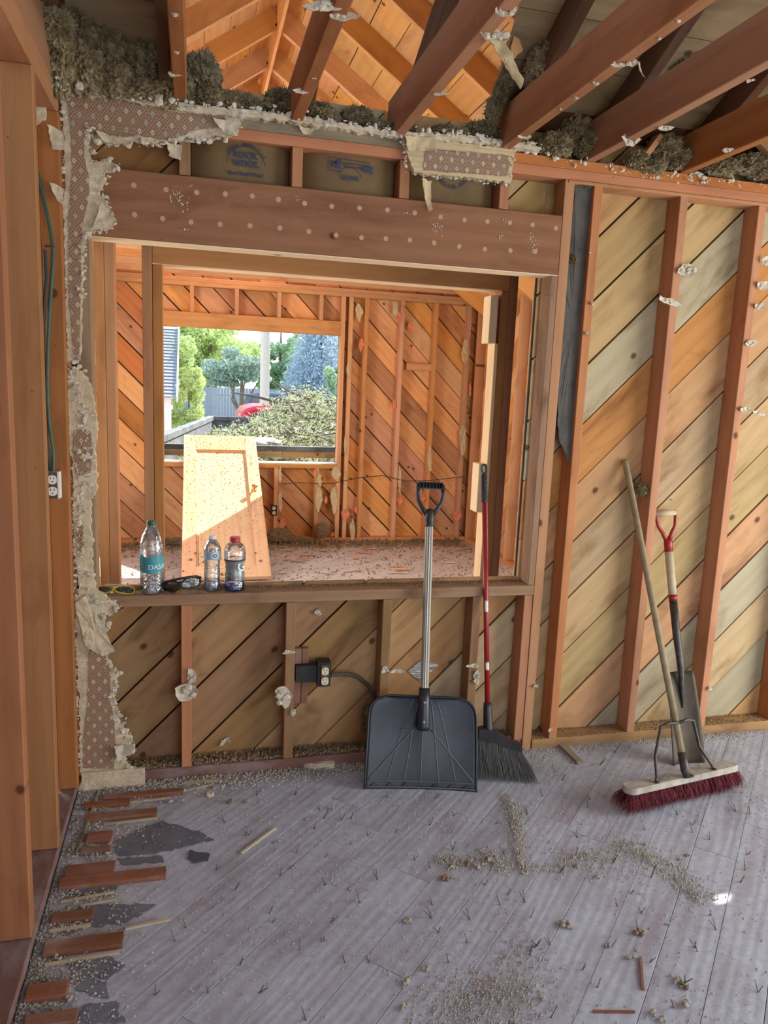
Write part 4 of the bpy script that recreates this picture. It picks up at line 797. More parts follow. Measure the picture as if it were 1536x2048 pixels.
bt_([(-1, k/24) for k in range(25)]+[(-1+2*k/10, 1) for k in range(1, 10)]+[(1, 1-k/24) for k in range(25)], .005, 'rim')
for u0, u1 in ((-.62, -.22), (-.31, -.10), (.0, .0), (.33, .16), (.65, .28)): bt_([(u0+(u1-u0)*k/12, .06+(.97-.06)*k/12*(.62 if u0 == 0 else 1)) for k in range(13)])
for s in (-1, 1): bt_([(s*(.97-.80*k/12), .08+.56*k/12) for k in range(13)], .0035)
bt_([(-.42+.84*k/10, .645) for k in range(11)], .002); bt_([(-1+2*k/20, .085) for k in range(21)], .003); bt_([(-1+2*k/20, .02) for k in range(21)], .004)
for s in (-1, 1):
    for k in range(3): bt_([(s*(.2+k*.28), .03), (s*(.27+k*.28), .065), (s*(.34+k*.28), .03)], .002, 'moulded_chevron')
m = MB(); pr = []
for k in range(12): pr.append((.020+.006*(1-k/11), .235+.14*k/11))
m.lathe([(.026, .235), (.028, .25), (.024, .34), (.0215, .40)], 24, c=(0, -.030, 0)); so_ = m.build('socket', BLADE, sh, smooth=True)
for z in (.27, .345): MB().lathe([(.0, -.001), (.005, 0), (.005, .002), (.0, .003)], 12, False, False).build('rivet', ALU, so_, Matrix.Translation((0, -.058, z)) @ Matrix.Rotation(pi/2, 4, 'X'))
m = MB(); nf = 48
for z in (.38, LS-.13):
    for k in range(nf): a = 2*pi*k/nf; r = .0152+.0011*cos(a*12); m.v.append(V((r*cos(a), -.030*(1-(z-.38)/(LS-.51))-.004+r*sin(a), z)))
m.f = [(k, (k+1) % nf, nf+(k+1) % nf, nf+k) for k in range(nf)]; m.build('shaft', ALU, sh)
gz = LS-.155
m = MB().lathe([(.018, gz), (.020, gz+.004), (.018, gz+.008), (.020, gz+.012), (.018, gz+.016), (.020, gz+.022), (.019, gz+.06), (.012, gz+.075)], 20, c=(0, -.004, 0)); hg = m.build('grip', BLK, sh, smooth=True)
for s in (-1, 1): MB().tube([(s*.008, -.004, gz+.045), (s*.030, -.004, gz+.075), (s*.047, -.004, gz+.105), (s*.053, -.004, gz+.14), (s*.050, -.004, gz+.178)], [.011, .0095, .0085, .0085, .0095], 10).build('grip_arm', BLK, hg, smooth=True)
m = MB().box((-.052, -.017, gz+.158), (.052, .010, gz+.162)).box((-.052, -.017, gz+.182), (.052, .010, gz+.186)).box((-.052, .004, gz+.160), (.052, .010, gz+.184))
for k in range(8): x = -.048+k*.0137; m.box((x, -.017, gz+.160), (x+.003, .006, gz+.184))
m.build('crossbar', BLK, hg)
# angle broom with red handle
hb = V(on(1, -.135, 975, 1415)); ht = V(on(1, .125, 968, 928))
br = empty('angle_broom', M=rootM(hb, (1, -.2, 0), ht-hb)); tag(br, 'angle broom with red handle and grey bristles standing right of the snow shovel', 'broom'); LB = (ht-hb).length
MB().tube([(0, 0, 0), (0, 0, LB-.16)], .0112, 16).build('handle', RED, br, smooth=True)
hnd = [o for o in br.children][0]
for z, a in ((.25, .6), (.46, .3)): MB().lathe([(.0116, z), (.0116, z+.035)], 16, False, False).build('torn_sticker', PLASW, hnd) if False else None
for z, h in ((.155, .03), (.395, .045)):
    m = MB(); n = 8
    for k in range(n): a = -2.2+1.3*k/(n-1); m.v += [V((.0118*cos(a), .0118*sin(a), z+.004*sin(k*2))), V((.0118*cos(a), .0118*sin(a), z+h+.005*cos(k*3)))]
    m.f = [(2*k, 2*k+2, 2*k+3, 2*k+1) for k in range(n-1)]; m.build('sticker_remnant', WHITEP, hnd)
m = MB(); z = LB-.165; prf = [(.0125, z)]
for k in range(16): prf += [(.0146, z+.008+k*.0072), (.0132, z+.0116+k*.0072)]
m.lathe(prf+[(.0125, z+.128)], 18); grp = m.build('hand_grip', BLK, br)
m = MB(); tt = [(-.0095, 0, z+.122), (-.0098, 0, z+.146)]+[(-.0098*cos(pi*k/8), 0, z+.152+.0098*sin(pi*k/8)) for k in range(9)]+[(.0098, 0, z+.146), (.0095, 0, z+.122)]
m.tube(tt, .0042, 8).build('hanging_loop', BLK, grp)
# head in world-aligned plane: build in local coordinates from world points
BI = br.matrix_basis.inverted()
def lw(p): return BI @ V(p)
MB().tube([lw(hb+(ht-hb).normalized()*.02), lw(hb), lw(on(1, -.155, 976, 1455)), lw(on(1, -.165, 978, 1468))], [.016, .017, .020, .022], 14).build('collar', BLK, br, smooth=True)
top = [on(1, -.165, *q) for q in ((957,1457),(965,1455),(985,1458),(1000,1468),(1020,1480),(1040,1487),(1043,1492))]; bot = [on(1, -.165, *q) for q in ((955,1478),(966,1478),(988,1482),(1003,1489),(1020,1494),(1036,1499),(1042,1502))]
m = MB(); dn_ = V((.2, 1, 0)).normalized()*.019; vs = []
for a, b in zip(top, bot): vs += [lw(a-dn_), lw(b-dn_), lw(b+dn_), lw(a+dn_)]
fs = []
for k in range(len(top)-1):
    for e in range(4): fs.append((4*k+e, 4*k+(e+1) % 4, 4*k+4+(e+1) % 4, 4*k+4+e))
fs += [(0, 1, 2, 3)[::-1], tuple(4*(len(top)-1)+e for e in range(4))]; m.add(vs, fs); m.build('head', BLK, br)
m = MB(); R = random.Random(5)
fa, fb = V((1.160, -.205, .004)), V((1.392, -.272, .004))
for k in range(420):
    t = R.random(); i = min(len(bot)-2, int(t*(len(bot)-1))); q = bot[i].lerp(bot[i+1], t*(len(bot)-1)-i)+dn_*R.uniform(-.9, .9); e = fa.lerp(fb, min(1.0, max(0, t+R.gauss(0, .02))))+V((0, R.uniform(-.022, .022), R.uniform(0, .012)-.0))
    e.z += .022*(1-t)*R.random(); mid = q.lerp(e, .5)+V((-.006*(t-.5)*-2, 0, .0)); m.tube([lw(q), lw(mid), lw(e)], [.0011, .0011, .0008], 4, False)
o = m.build('bristles', BRIS, br); o['kind'] = 'stuff'
# push broom
pc = V(on(2, .105, 1362, 1553)); ea, eb = V(on(2, .1, 1250, 1578)), V(on(2, .1, 1470, 1528)); ax_ = (eb-ea).normalized(); ax_.z = 0; ax_.normalize(); cen = (ea+eb)/2
pb = empty('push_broom', M=frame((cen.x, cen.y, 0), ax_, (-ax_.y, ax_.x, 0))); tag(pb, 'wide push broom with maroon bristles and a worn grey block, leaning at right', 'broom')
PI_ = pb.matrix_basis.inverted(); HLn = (eb-ea).length/2
bm = bmesh.new(); poly = []
for sx in (1, -1):
    for k in range(9):
        a = -pi/2+pi*k/8 if sx == 1 else pi/2+pi*k/8; poly.append((sx*(HLn-.030)+.030*cos(a)*1.0, .035*sin(a)))
me = prism(poly, .026, .004); tlt = Matrix.Rotation(-.10, 4, 'X'); blk = link('block', me, BLOCK, pb, Matrix.Translation((0, 0, .082)) @ tlt)
m = MB()
for a, b in (((-.155, -.014), (-.075, -.014)), ((-.155, .012), (-.075, .012)), ((-.155, -.014), (-.155, .012)), ((-.075, -.014), (-.075, .012)), ((-.140, -.004), (-.09, -.004)), ((-.140, .003), (-.095, .003))):
    m.box((min(a[0], b[0])-.0008, min(a[1], b[1])-.0008, .0262), (max(a[0], b[0])+.0008, max(a[1], b[1])+.0008, .0268))
m.build('faded_stamp', IRON, blk)
m = MB(); R = random.Random(8)
for k in range(5200):
    x = R.uniform(-HLn+.008, HLn-.008); y = R.uniform(-.030, .030); p = V((x, y, .086)); sp_ = 1+.6*R.random(); fl_ = (abs(x)/HLn)**6*.035*(1 if x > 0 else -1)
    e = V((x+R.gauss(0, .012)+fl_, y*1.5+R.gauss(0, .008), R.uniform(.002, .02))); md = p.lerp(e, .5)+V((R.gauss(0, .006), R.gauss(0, .006)+.012*(1 if y > 0 else -1), 0))
    s = V((R.gauss(0, 1), R.gauss(0, 1), 0)).normalized()*.0009; b = len(m.v); m.v += [p-s, p+s, md-s, md+s, e]; m.f += [(b, b+1, b+3, b+2), (b+2, b+3, b+4)]
o = m.build('bristles', MAROON, pb); o['kind'] = 'stuff'
tip = V(on(1, .075, 1250, 920)); hs_ = V(on(2, .12, 1372, 1550)); dirh = (tip-hs_).normalized()
MB().tube([PI_ @ (hs_+dirh*.06), PI_ @ (hs_+dirh*.6), PI_ @ (tip-dirh*.01), PI_ @ tip], [.0135, .0135, .013, .009], 16).build('handle', GHAND, pb, smooth=True)
MB().tube([PI_ @ (hs_-dirh*.012), PI_ @ (hs_+dirh*.02), PI_ @ (hs_+dirh*.085)], [.010, .0175, .0165], 14).build('socket', IRON, pb, smooth=True)
m = MB(); hp = PI_ @ (hs_+dirh*.205)
for s in (-1, 1):
    f = V((s*.150, -.012, .112)); e1 = V((s*.10, hp.y*.9, hp.z+.0)); m2 = MB().tube([hp+V((0, -.016, 0)), V((hp.x+s*.05, hp.y-.012, hp.z+.004)), V((hp.x+s*.085, hp.y-.010, hp.z-.006)), V((f.x*.78, hp.y*.55, hp.z*.62)), V((f.x*.97, f.y, f.z+.012)), f, f+V((s*.004, -.014, -.001))], .0062, 8); bo = m2.build('brace_rod', IRON, pb, smooth=True)
    MB().lathe([(.0, .0), (.007, .001), (.006, .004), (0, .006)], 10, False, False).build('bolt', STEEL, bo, Matrix.Translation(f+V((0, -.012, .002))))
MB().box((-.012, -.034, .108), (.012, -.006, .114)).build('bracket_tongue', IRON, pb, Matrix.Translation((.014, 0, 0)))
# square spade behind the push broom
t0 = V((2.128, -.235, .0)); g1 = V(on(1, .055, 1331, 1026)); 
sp2 = empty('square_spade', M=rootM(t0, (1, -.12, 0), g1-t0)); tag(sp2, 'square steel spade with red D-grip standing behind the push broom', 'shovel'); L2 = (g1-t0).length
def bl2(u, v):
    w_ = .074-.016*v*v; return V((u*w_+.0, .020*u*u*-1+.012*(v-.5)**2, v*.40))
bm = bmesh.new(); gv = []
for s, off_ in ((0, 0), (1, .0028)): gv.append([[bm.verts.new(bl2(-1+2*i/12, j/14)+V((0, off_, 0))) for i in range(13)] for j in range(15)])
for s in (0, 1):
    for j in range(14):
        for i in range(12): q = (gv[s][j][i], gv[s][j][i+1], gv[s][j+1][i+1], gv[s][j+1][i]); bm.faces.new(q if s == 0 else q[::-1])
for j in range(14):
    for i in (0, 12): bm.faces.new((gv[0][j][i], gv[0][j+1][i], gv[1][j+1][i], gv[1][j][i]))
for i in range(12):
    for j in (0, 14): bm.faces.new((gv[0][j][i], gv[0][j][i+1], gv[1][j][i+1], gv[1][j][i]))
link('blade', bmesh_done(bm), STEEL, sp2, smooth=True)
MB().tube([(0, -.001, .24), (0, -.008, .33), (-.004, -.022, .40), (-.004, -.020, .47), (0, -.004, .56), (0, 0, .72)], [.003, .009, .014, .0155, .017, .0175], 14).build('socket', IRON, sp2, smooth=True)
MB().tube([(0, 0, .735), (0, 0, .95)], [.0175, .0185], 16).build('handle', ASH, sp2, smooth=True)
MB().tube([(0, 0, .712), (0, 0, .738)], .0188, 16).build('red_band', RED, sp2, smooth=True)
dg = MB().tube([(0, 0, .93), (0, 0, .975), (0, 0, .99)], [.0192, .019, .014], 16).build('d_grip', RED, sp2, smooth=True)
for s in (-1, 1): MB().tube([(s*.004, 0, .975), (s*.022, 0, 1.015), (s*.040, 0, 1.045), (s*.046, 0, L2-.02), (s*.045, 0, L2+.012)], [.012, .009, .0075, .0075, .008], 10).build('grip_arm', RED, dg, smooth=True)
MB().tube([(-.056, 0, L2), (.046, 0, L2)], .0135, 14).build('wooden_crossbar', ASH, dg, smooth=True)

# ------------------------------------------------------------------ things on the sill
SZ = .7615
def bottle(name, x, y, prof, label, liquid=None, cap=None, lab=None, twist=0, scale=1):
    r = empty(name, (x, y, SZ)); tag(r, label, 'bottle'); r.rotation_euler = (0, 0, twist)
    MB().lathe(prof, 40, True, False).build('body', PET, r, smooth=True)
    if liquid:
        zt, mt = liquid; pr = [(max(0.001, q[0]-.0012), q[1]+.001) for q in prof if q[1] < zt]; pr.append((pr[-1][0], zt)); MB().lathe(pr, 36).build('liquid', mt, r, smooth=True)
    cr, c0_, c1_, cm = cap; m = MB(); prf = [(cr, c0_), (cr*1.02, c0_+.004), (cr, c0_+.005), (cr, c1_-.002), (cr*.92, c1_)]; cp_ = m.lathe(prf, 36).build('cap', cm, r)
    MB().lathe([(cr*.92, c0_-.007), (cr*1.12, c0_-.005), (cr*1.12, c0_-.003), (cr*.92, c0_-.002)], 30, False, False).build('neck_ring', PET, r)
    return r
def wrap(me, r, z, a0):
    for v in me.vertices: a = a0+v.co.x/r; v.co = V(((r+v.co.z)*cos(a), (r+v.co.z)*sin(a), z+v.co.y))
    return me
# big teal-label water bottle
R1 = .0445
p1 = [(.030, .000), (.041, .003), (R1, .012), (R1-.0015, .018), (R1, .024)]
for k in range(6): p1 += [(R1-.0018, .030+k*.009), (R1, .0345+k*.009)]
p1 += [(R1-.001, .085), (R1-.001, .150), (R1, .155), (R1+.0003, .165), (R1-.001, .185), (.040, .205), (.034, .224), (.025, .243), (.016, .257), (.0135, .262), (.0135, .268)]
GCAP = plain('dark_green_cap', (18, 84, 60), .45); b1 = bottle('water_bottle', -.125, .040, p1, 'large clear water bottle with green cap and teal label on the sill', (.034, WATER), (.0165, .262, .280, GCAP))
TEAL = plain('teal_label', (58, 148, 158), .4, nz=.5, c2=(30, 110, 130), scale=30); WPRT = plain('white_print', (232, 236, 232), .5)
m = MB(); n = 40
for k in range(n+1):
    a = radians(-175+k*175/n); z0_ = .082+.010*abs(k/n-.5)*2; z1_ = .150+.005*sin(k*.3); m.v += [V((R1*cos(a), R1*sin(a), z0_)), V((R1*cos(a), R1*sin(a), z1_))]
    if k: m.f.append((2*k-2, 2*k, 2*k+1, 2*k-1))
lb = m.build('label', TEAL, b1)
link('label_text', wrap(text_mesh('DASANI', .027, .0002, -.0002), R1+.0005, .108, radians(-44)), WPRT, lb)
m = MB()
for k in range(9):
    a = radians(-160+k*1.0); m.v += [V(((R1+.0006)*cos(a), (R1+.0006)*sin(a), .094)), V(((R1+.0006)*cos(a), (R1+.0006)*sin(a), .142))]
    if k: m.f.append((2*k-2, 2*k, 2*k+1, 2*k-1))
m.build('label_bar', INKB, lb)
# small water bottle
R2 = .0325; p2 = [(.022, 0), (.030, .003), (R2, .010), (R2, .030), (.030, .045)]
for k in range(8): p2 += [(.0285+.001*abs(k-4)/2, .052+k*.010), (.0300+.001*abs(k-4)/2, .057+k*.010)]
p2 += [(R2, .132), (R2, .165), (.031, .172), (.026, .185), (.018, .198), (.0125, .206), (.0125, .211)]
b2 = bottle('water_bottle', .099, .052, p2, 'small ribbed clear water bottle with grey label and pale cap on the sill', (.040, WATER), (.0142, .206, .218, plain('pale_cap', (206, 214, 218), .4)))
m = MB(); n = 40
for k in range(n+1):
    a = radians(-190+k*300/n); m.v += [V(((R2+.0004)*cos(a), (R2+.0004)*sin(a), .128)), V(((R2+.0004)*cos(a), (R2+.0004)*sin(a), .160))]
    if k: m.f.append((2*k-2, 2*k, 2*k+1, 2*k-1))
LB2 = plain('grey_blue_label', (150, 178, 192), .4, nz=.5, c2=(110, 140, 160), scale=40); l2 = m.build('label', LB2, b2)
def oval(parent, r, z, a0, rx, rz, t, mat, nm='printed_oval'):
    m = MB(); n = 30
    for k in range(n+1):
        a = 2*pi*k/n
        for s in (1, 1-t): aa = a0+rx*s*cos(a)/r; m.v.append(V((r*cos(aa), r*sin(aa), z+rz*s*sin(a))))
        if k: m.f.append((2*k-2, 2*k, 2*k+1, 2*k-1))
    m.build(nm, mat, parent)
oval(l2, R2+.0008, .144, radians(-72), .015, .012, .18, WPRT); oval(l2, R2+.0008, .144, radians(-72), .010, .007, .25, INKB)
# sports drink bottle
R3 = .0405; p3 = [(.032, 0), (.038, .003), (.0395, .010), (.0395, .030), (.037, .040), (.0395, .046), (.0370, .055), (.0385, .065), (.0345, .078), (.034, .090), (.0365, .105), (.040, .118), (R3, .128), (.0415, .138), (.0418, .150), (.0395, .165), (.034, .178), (.026, .187), (.0195, .190), (.0195, .194)]
RC = plain('red_cap', (176, 50, 36), .45); b3 = bottle('sports_bottle', .186, .052, p3, 'sports drink bottle with red cap and a little blue drink on the sill', (.028, BLUEL), (.0208, .192, .212, RC))
SIL = plain('silver_label', (150, 158, 160), .35, metal=.35, nz=.6, c2=(90, 100, 104), scale=35); m = MB(); n = 40; zz = [.042, .055, .066, .078, .090, .105, .118, .126]; rr_ = [.0384, .0378, .0388, .0352, .0346, .0371, .0405, .0411]
for k in range(n+1):
    a = radians(-185+k*190/n)
    for z, r in zip(zz, rr_): m.v.append(V((r*cos(a), r*sin(a), z)))
    if k:
        for j in range(7): b = 8*k; m.f.append((b-8+j, b+j, b+j+1, b-8+j+1))
l3 = m.build('label', SIL, b3, smooth=True)
m = MB().lathe([(.0412, .121), (.0415, .127)], 40, False, False).build('label_band', BLK, l3)
link('label_text', wrap(text_mesh('G', .050, .0002, .001), .0392, .098, radians(-52)), WPRT, l3)
m = MB()
for j in range(7):
    for k in range(5): a = radians(-140+k*6); m.v += [V((.0384*cos(a), .0384*sin(a), .046+j*.004)), V((.0384*cos(a), .0384*sin(a), .0482+j*.004))]
    b = len(m.v)-10; m.f += [(b+2*k, b+2*k+2, b+2*k+3, b+2*k+1) for k in range(4)]
m.build('label_lines', INKB, l3)
# sunglasses
sg = empty('sunglasses', (-.012, .045, SZ), M=Matrix.Translation((-.012, .046, SZ)) @ Matrix.Rotation(radians(-4), 4, 'Z') @ Matrix.Rotation(radians(-11), 4, 'Y')); tag(sg, 'black wraparound sunglasses lying on the sill beside the large water bottle', 'sunglasses')
def gl(parent, W, H, z0, fr, lens, bulge=.022, th=.0028, temples=True):
    for s in (-1, 1):
        c = W*.25*s; pts = []
        for k in range(25):
            a = 2*pi*k/24; x = c+W*.235*cos(a)*(1-.10*s*0); z = z0+H*.5*(abs(sin(a))**.75)*(1 if sin(a) > 0 else -1)*(1+.15*s*cos(a)); pts.append(V((x, -.02+bulge*(abs(x)/(W/2))**2, z)))
        f = MB().tube(pts, th, 8, False).build('rim', fr, parent, smooth=True); m = MB(); m.v = [V((c, -.02+bulge*(abs(c)/(W/2))**2-.002, z0))]+[q.copy() for q in pts[:-1]]; m.f = [(0, 1+k, 1+(k+1) % 24) for k in range(24)]; m.build('lens', lens, parent, smooth=True)
        if temples: MB().tube([(s*W*.49, .003, z0+H*.2), (s*W*.50, .012, z0+H*.15), (s*W*.48, .05, z0-.0), (s*W*.44, .085, z0-H*.25)], [th*1.3, th*1.2, th, th*.9], 8).build('temple', fr, parent, smooth=True)
    MB().tube([(-W*.03, -.021, z0+H*.25), (0, -.023, z0+H*.32), (W*.03, -.021, z0+H*.25)], th*1.2, 8).build('bridge', fr, parent, smooth=True)
gl(sg, .150, .044, .030, BLK, SMOKE, .03, .0036)
MB().tube([(-.074, .010, .036), (-.04, -.010, .053), (0, -.022, .056), (.04, -.010, .053), (.074, .010, .038)], .005, 8).build('brow_bar', BLK, sg, smooth=True)
YEL = plain('yellow_frame', (196, 178, 44), .5)
sg2 = empty('safety_glasses', M=Matrix.Translation((-.262, .045, SZ)) @ Matrix.Rotation(radians(-5), 4, 'Z') @ Matrix.Rotation(radians(-35), 4, 'X')); tag(sg2, 'yellow rimmed safety glasses lying flat at the left end of the sill', 'glasses')
gl(sg2, .150, .030, .008, YEL, SMOKE, .02, .0026, False)
MB().tube([(-.072, .002, .018), (-.03, .006, .036), (.03, .012, .036), (.07, .002, .018)], .0030, 8).build('folded_temple', WHITEP, sg2, smooth=True)
A_, B_ = on(2, SZ+.003, 341, 1209), on(2, SZ+.003, 372, 1188); A_ = V((.000, -.004, SZ+.002)); B_ = V((.055, .034, SZ+.003)); tag(beam('dark_stick', A_, B_, (0, 0, 1), .003, .004, IRON, None, .0003), 'thin dark stick lying aslant at the sill edge under the sunglasses', 'stick')

# ------------------------------------------------------------------ annex things
dB = V((.283, 3.0, .012)); dd = V((.0, 1.84, .975)).normalized(); dz = V((1, 0, 0)).cross(dd)
do = empty('panel_door', M=Matrix(((1, dd.x, dz.x, dB.x), (0, dd.y, dz.y, dB.y), (0, dd.z, dz.z, dB.z), (0, 0, 0, 1)))); tag(do, 'unhinged one-panel wooden door sloping from the annex floor up over the window sill', 'door')
DW = wood('door_wood', (218, 168, 118), (194, 138, 92), (156, 100, 66), .3, knots=0, var=.02, specks=.3); W_, H_, T_ = .348, 2.09, .036
def dbox(nm, x0, x1, y0, y1, z0, z1, par=do, along=True):
    lx, ly = x1-x0, y1-y0
    if along: return link(nm, bev_box(ly, lx, z1-z0, .0015), DW, par, Matrix(((0, 1, 0, (x0+x1)/2), (1, 0, 0, y0), (0, 0, -1, (z0+z1)/2), (0, 0, 0, 1))))
    return link(nm, bev_box(lx, ly, z1-z0, .0015), DW, par, Matrix(((1, 0, 0, x0), (0, 1, 0, (y0+y1)/2), (0, 0, 1, (z0+z1)/2), (0, 0, 0, 1))))
dbox('stile', -W_, -W_+.112, 0, H_, 0, T_); dbox('stile', W_-.112, W_, 0, H_, 0, T_); dbox('rail', -W_+.112, W_-.112, 0, .13, 0, T_, along=False); dbox('rail', -W_+.112, W_-.112, H_-.26, H_, 0, T_, along=False); dbox('panel', -W_+.11, W_-.11, .12, H_-.25, .008, .016)
for x in (-W_+.118, W_-.118): dbox('panel_moulding', x-.006, x+.006, .13, H_-.26, .016, .027)
for y in (.136, H_-.266): dbox('panel_moulding', -W_+.112, W_-.112, y-.006, y+.006, .016, .027, along=False)
kn = MB().lathe([(.024, .0), (.024, .003), (.010, .006), (.009, .030), (.022, .036), (.027, .046), (.024, .058), (.010, .064)], 24).build('knob', plain('brass', (190, 150, 80), .3, metal=.8), do, Matrix.Translation((W_-.065, 1.165, T_)), smooth=True)
R = random.Random(4); m = MB()
for _ in range(900):
    x, y = R.uniform(-W_, W_), H_*R.random()**.6; inside = abs(x) < W_-.12 and .14 < y < H_-.27; m.chip((x, y, .017 if inside else T_+.0005), R.uniform(.002, .006), R)
for _ in range(14): x, y = R.uniform(-W_, W_), R.uniform(.0, .3); m.lump((x, y, T_+.006), R.uniform(.006, .014), R)
q = m.build('wood_chips', DUST2, do); q['kind'] = 'stuff'
# wire strung across the far studs, far outlet, block and scraps
wpt = [on(1, YF-.004, *q) for q in ((565,968),(600,965),(640,968),(668,966),(715,956),(765,951),(810,962),(860,961),(930,953))]
tag(MB().tube(wpt, .004, 6).build('strung_wire', IRON), 'thin dark wire strung slack across the far studs below window height', 'wire')
fo = empty('electrical_outlet', on(1, YF-.01, 548, 1021)); tag(fo, 'small ivory receptacle low on the far wall right of the sloping door', 'outlet'); MB().box((-.03, .0, -.05), (.03, .05, .05)).build('box', BOX, fo); receptacle(fo, IVORY, 1.1)
a, b = on(1, YF+.05, 812, 733), on(1, YF+.05, 866, 732); b.z = a.z; beam('stud_block', a, b, (0, 0, 1), .07, .05, FAR_S, wfar)
PLC_ = ["just right of the window's upper corner", 'high on the second stud right of the window', 'hanging beside the second stud', "on the stud under the window's right end", 'left of the low studs by the door', 'low between the studs under the window', "low under the window's right corner", "at the floor under the window's right corner", 'low in the bay behind the shovel grip, left', 'low in the bay behind the shovel grip, right', 'low in the far right corner bay', 'low left of the first tall stud', 'just under the window sill', 'at mid height on the second tall stud', 'on the far right corner stud']
for i, (u, v, w_, h_) in enumerate(((722,690,12,30),(798,635,10,24),(822,655,16,22),(652,1000,8,18),(566,1045,16,22),(640,1050,14,26),(690,1030,20,30),(665,1068,14,12),(800,1000,16,20),(845,995,16,16),(915,1030,22,26),(712,1020,8,20),(630,945,8,20),(788,810,8,26),(940,780,6,40))):
    pz = YF-.006; px_ = [(u+w_/2*random.Random(i*9+k).uniform(.6, 1.1)*cos(2*pi*k/7), v+h_/2*random.Random(i*5+k).uniform(.6, 1.1)*sin(2*pi*k/7)) for k in range(7)]
    tag(flake('paper_scrap', px_, pz, PINK, None, .012, .002, i), 'torn pink scrap on the far wall, '+PLC_[i], 'scrap', 'pink paper scraps on the far wall')
for i, (u, v, w_, h_) in enumerate(((718,625,18,40),(790,620,14,36),(697,740,8,40),(690,890,8,40),(672,945,26,26),(560,1000,12,50),(637,1000,16,60),(668,1000,18,60),(640,960,12,30),(705,1060,14,50),(800,960,8,60),(860,920,10,60),(930,700,18,60),(925,880,18,80),(560,950,8,40))):
    px_ = [(u+w_/2*random.Random(i*9+k).uniform(.5, 1.1)*cos(2*pi*k/9), v+h_/2*random.Random(i*5+k).uniform(.7, 1.1)*sin(2*pi*k/9)) for k in range(9)]
    flake('plaster_flake', px_, YF-.004, CARD, wfar, .014, .004, i+40)
def farb(R): return R.uniform(-1.0, 2.75), YF-abs(R.gauss(0, .16)), .002+.03*R.random()**4
scatter('far_rubble', farb, 3500, (.006, .022), DUST2, 41, 'brown wool and rubble heaped along the base of the far wall')
def farf(R):
    x, y = R.uniform(-.7, 2.75), R.uniform(2.5, 4.3); return (x, y) if noise.noise(V((x*2, y*5, 4))) > R.uniform(-.5, .4) else None
scatter('far_chips', farf, 2200, (.004, .014), DUST2, 42, 'wood and plaster chips strewn over the annex floor')
R = random.Random(77)
for i in range(26):
    x, y = R.uniform(.7, 2.6), R.uniform(3.1, 4.3); a = R.uniform(-.6, .6); l = R.uniform(.05, .16)
    tag(beam('lath_scrap', (x, y, .010), (x+l*cos(a), y+l*sin(a), .012), (0, 0, 1), .006, .022, FAR_S if i % 3 else PLAS, None, .0008), ('pale plaster' if i % 3 == 0 else 'amber splintered wood')+' scrap lying on the annex floor', 'scrap', 'pale scraps on the annex floor' if i % 3 == 0 else 'splintered wood scraps on the annex floor')
wool('far_wool', [(on(1, YF-.10, 560, 1070), (.10, .03, .06)), (on(1, YF-.10, 600, 1080), (.12, .03, .03)), (on(1, YF-.10, 645, 1060), (.05, .03, .07)), (on(1, YF-.10, 350, 1082), (.2, .03, .03))], None, 61, tuft=500, mat=DUST2)
tag(bpy.data.objects['far_wool'], 'clumps of brown wool at the base of the far wall beside the door', 'wool')
# ------------------------------------------------------------------ outdoors
GZ = -.55
GRS = plain('lawn', (120, 150, 70), 1, nz=.6, c2=(90, 120, 50), scale=4); ASP = plain('pale_street', (196, 198, 200), 1, nz=.3, c2=(160, 162, 166), scale=2); SHD = plain('driveway', (150, 156, 150), 1, nz=.4, c2=(110, 116, 110), scale=2)
def slabg(nm, x0, x1, y0, y1, z0, z1, mat): o = MB().box((x0, y0, z0), (x1, y1, z1)).build(nm, mat); o['kind'] = 'structure'; return o
slabg('ground', -60, 60, 4.7, 110, GZ-.2, GZ-.02, GRS); slabg('street', -60, 60, 17.5, 25.5, GZ-.02, GZ, ASP); slabg('driveway', -3, 8, 4.8, 17.5, GZ-.019, GZ+.002, SHD); slabg('driveway', .2, 4.5, 25.5, 34, GZ-.019, GZ+.005, ASP)
def leafmat(nm, a, b, c): 
    m, t, bs = newmat(nm); n = noise_(t, vec(t, (1, 1, 1)), 1.1, 5, .7); n2 = noise_(t, vec(t, (1, 1, 1)), 9, 2); t.links.new(mix(t, ramp(t, n2, [(.4, (0,0,0)), (.65, (1,1,1))]), mix(t, ramp(t, n, [(.35, (0,0,0)), (.65, (1,1,1))]), lin(*a), lin(*b)), lin(*c)), bs.inputs['Base Color']); bs.inputs['Roughness'].default_value = .8
    tl = N_(t, 'BsdfTranslucent'); t.links.new(mix(t, n, lin(*a), lin(*b)), tl.inputs[0]); mx = N_(t, 'MixShader'); mx.inputs[0].default_value = .55; t.links.new(bs.outputs[0], mx.inputs[1]); t.links.new(tl.outputs[0], mx.inputs[2]); t.links.new(mx.outputs[0], t.nodes['Material Output'].inputs[0]); return m
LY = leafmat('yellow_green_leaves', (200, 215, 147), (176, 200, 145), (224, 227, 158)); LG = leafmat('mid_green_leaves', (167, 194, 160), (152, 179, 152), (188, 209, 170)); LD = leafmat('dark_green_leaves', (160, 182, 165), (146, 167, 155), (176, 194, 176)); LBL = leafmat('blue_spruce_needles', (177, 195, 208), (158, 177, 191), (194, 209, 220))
BARK = plain('bark', (120, 108, 94), .95, nz=.6, scale=20)
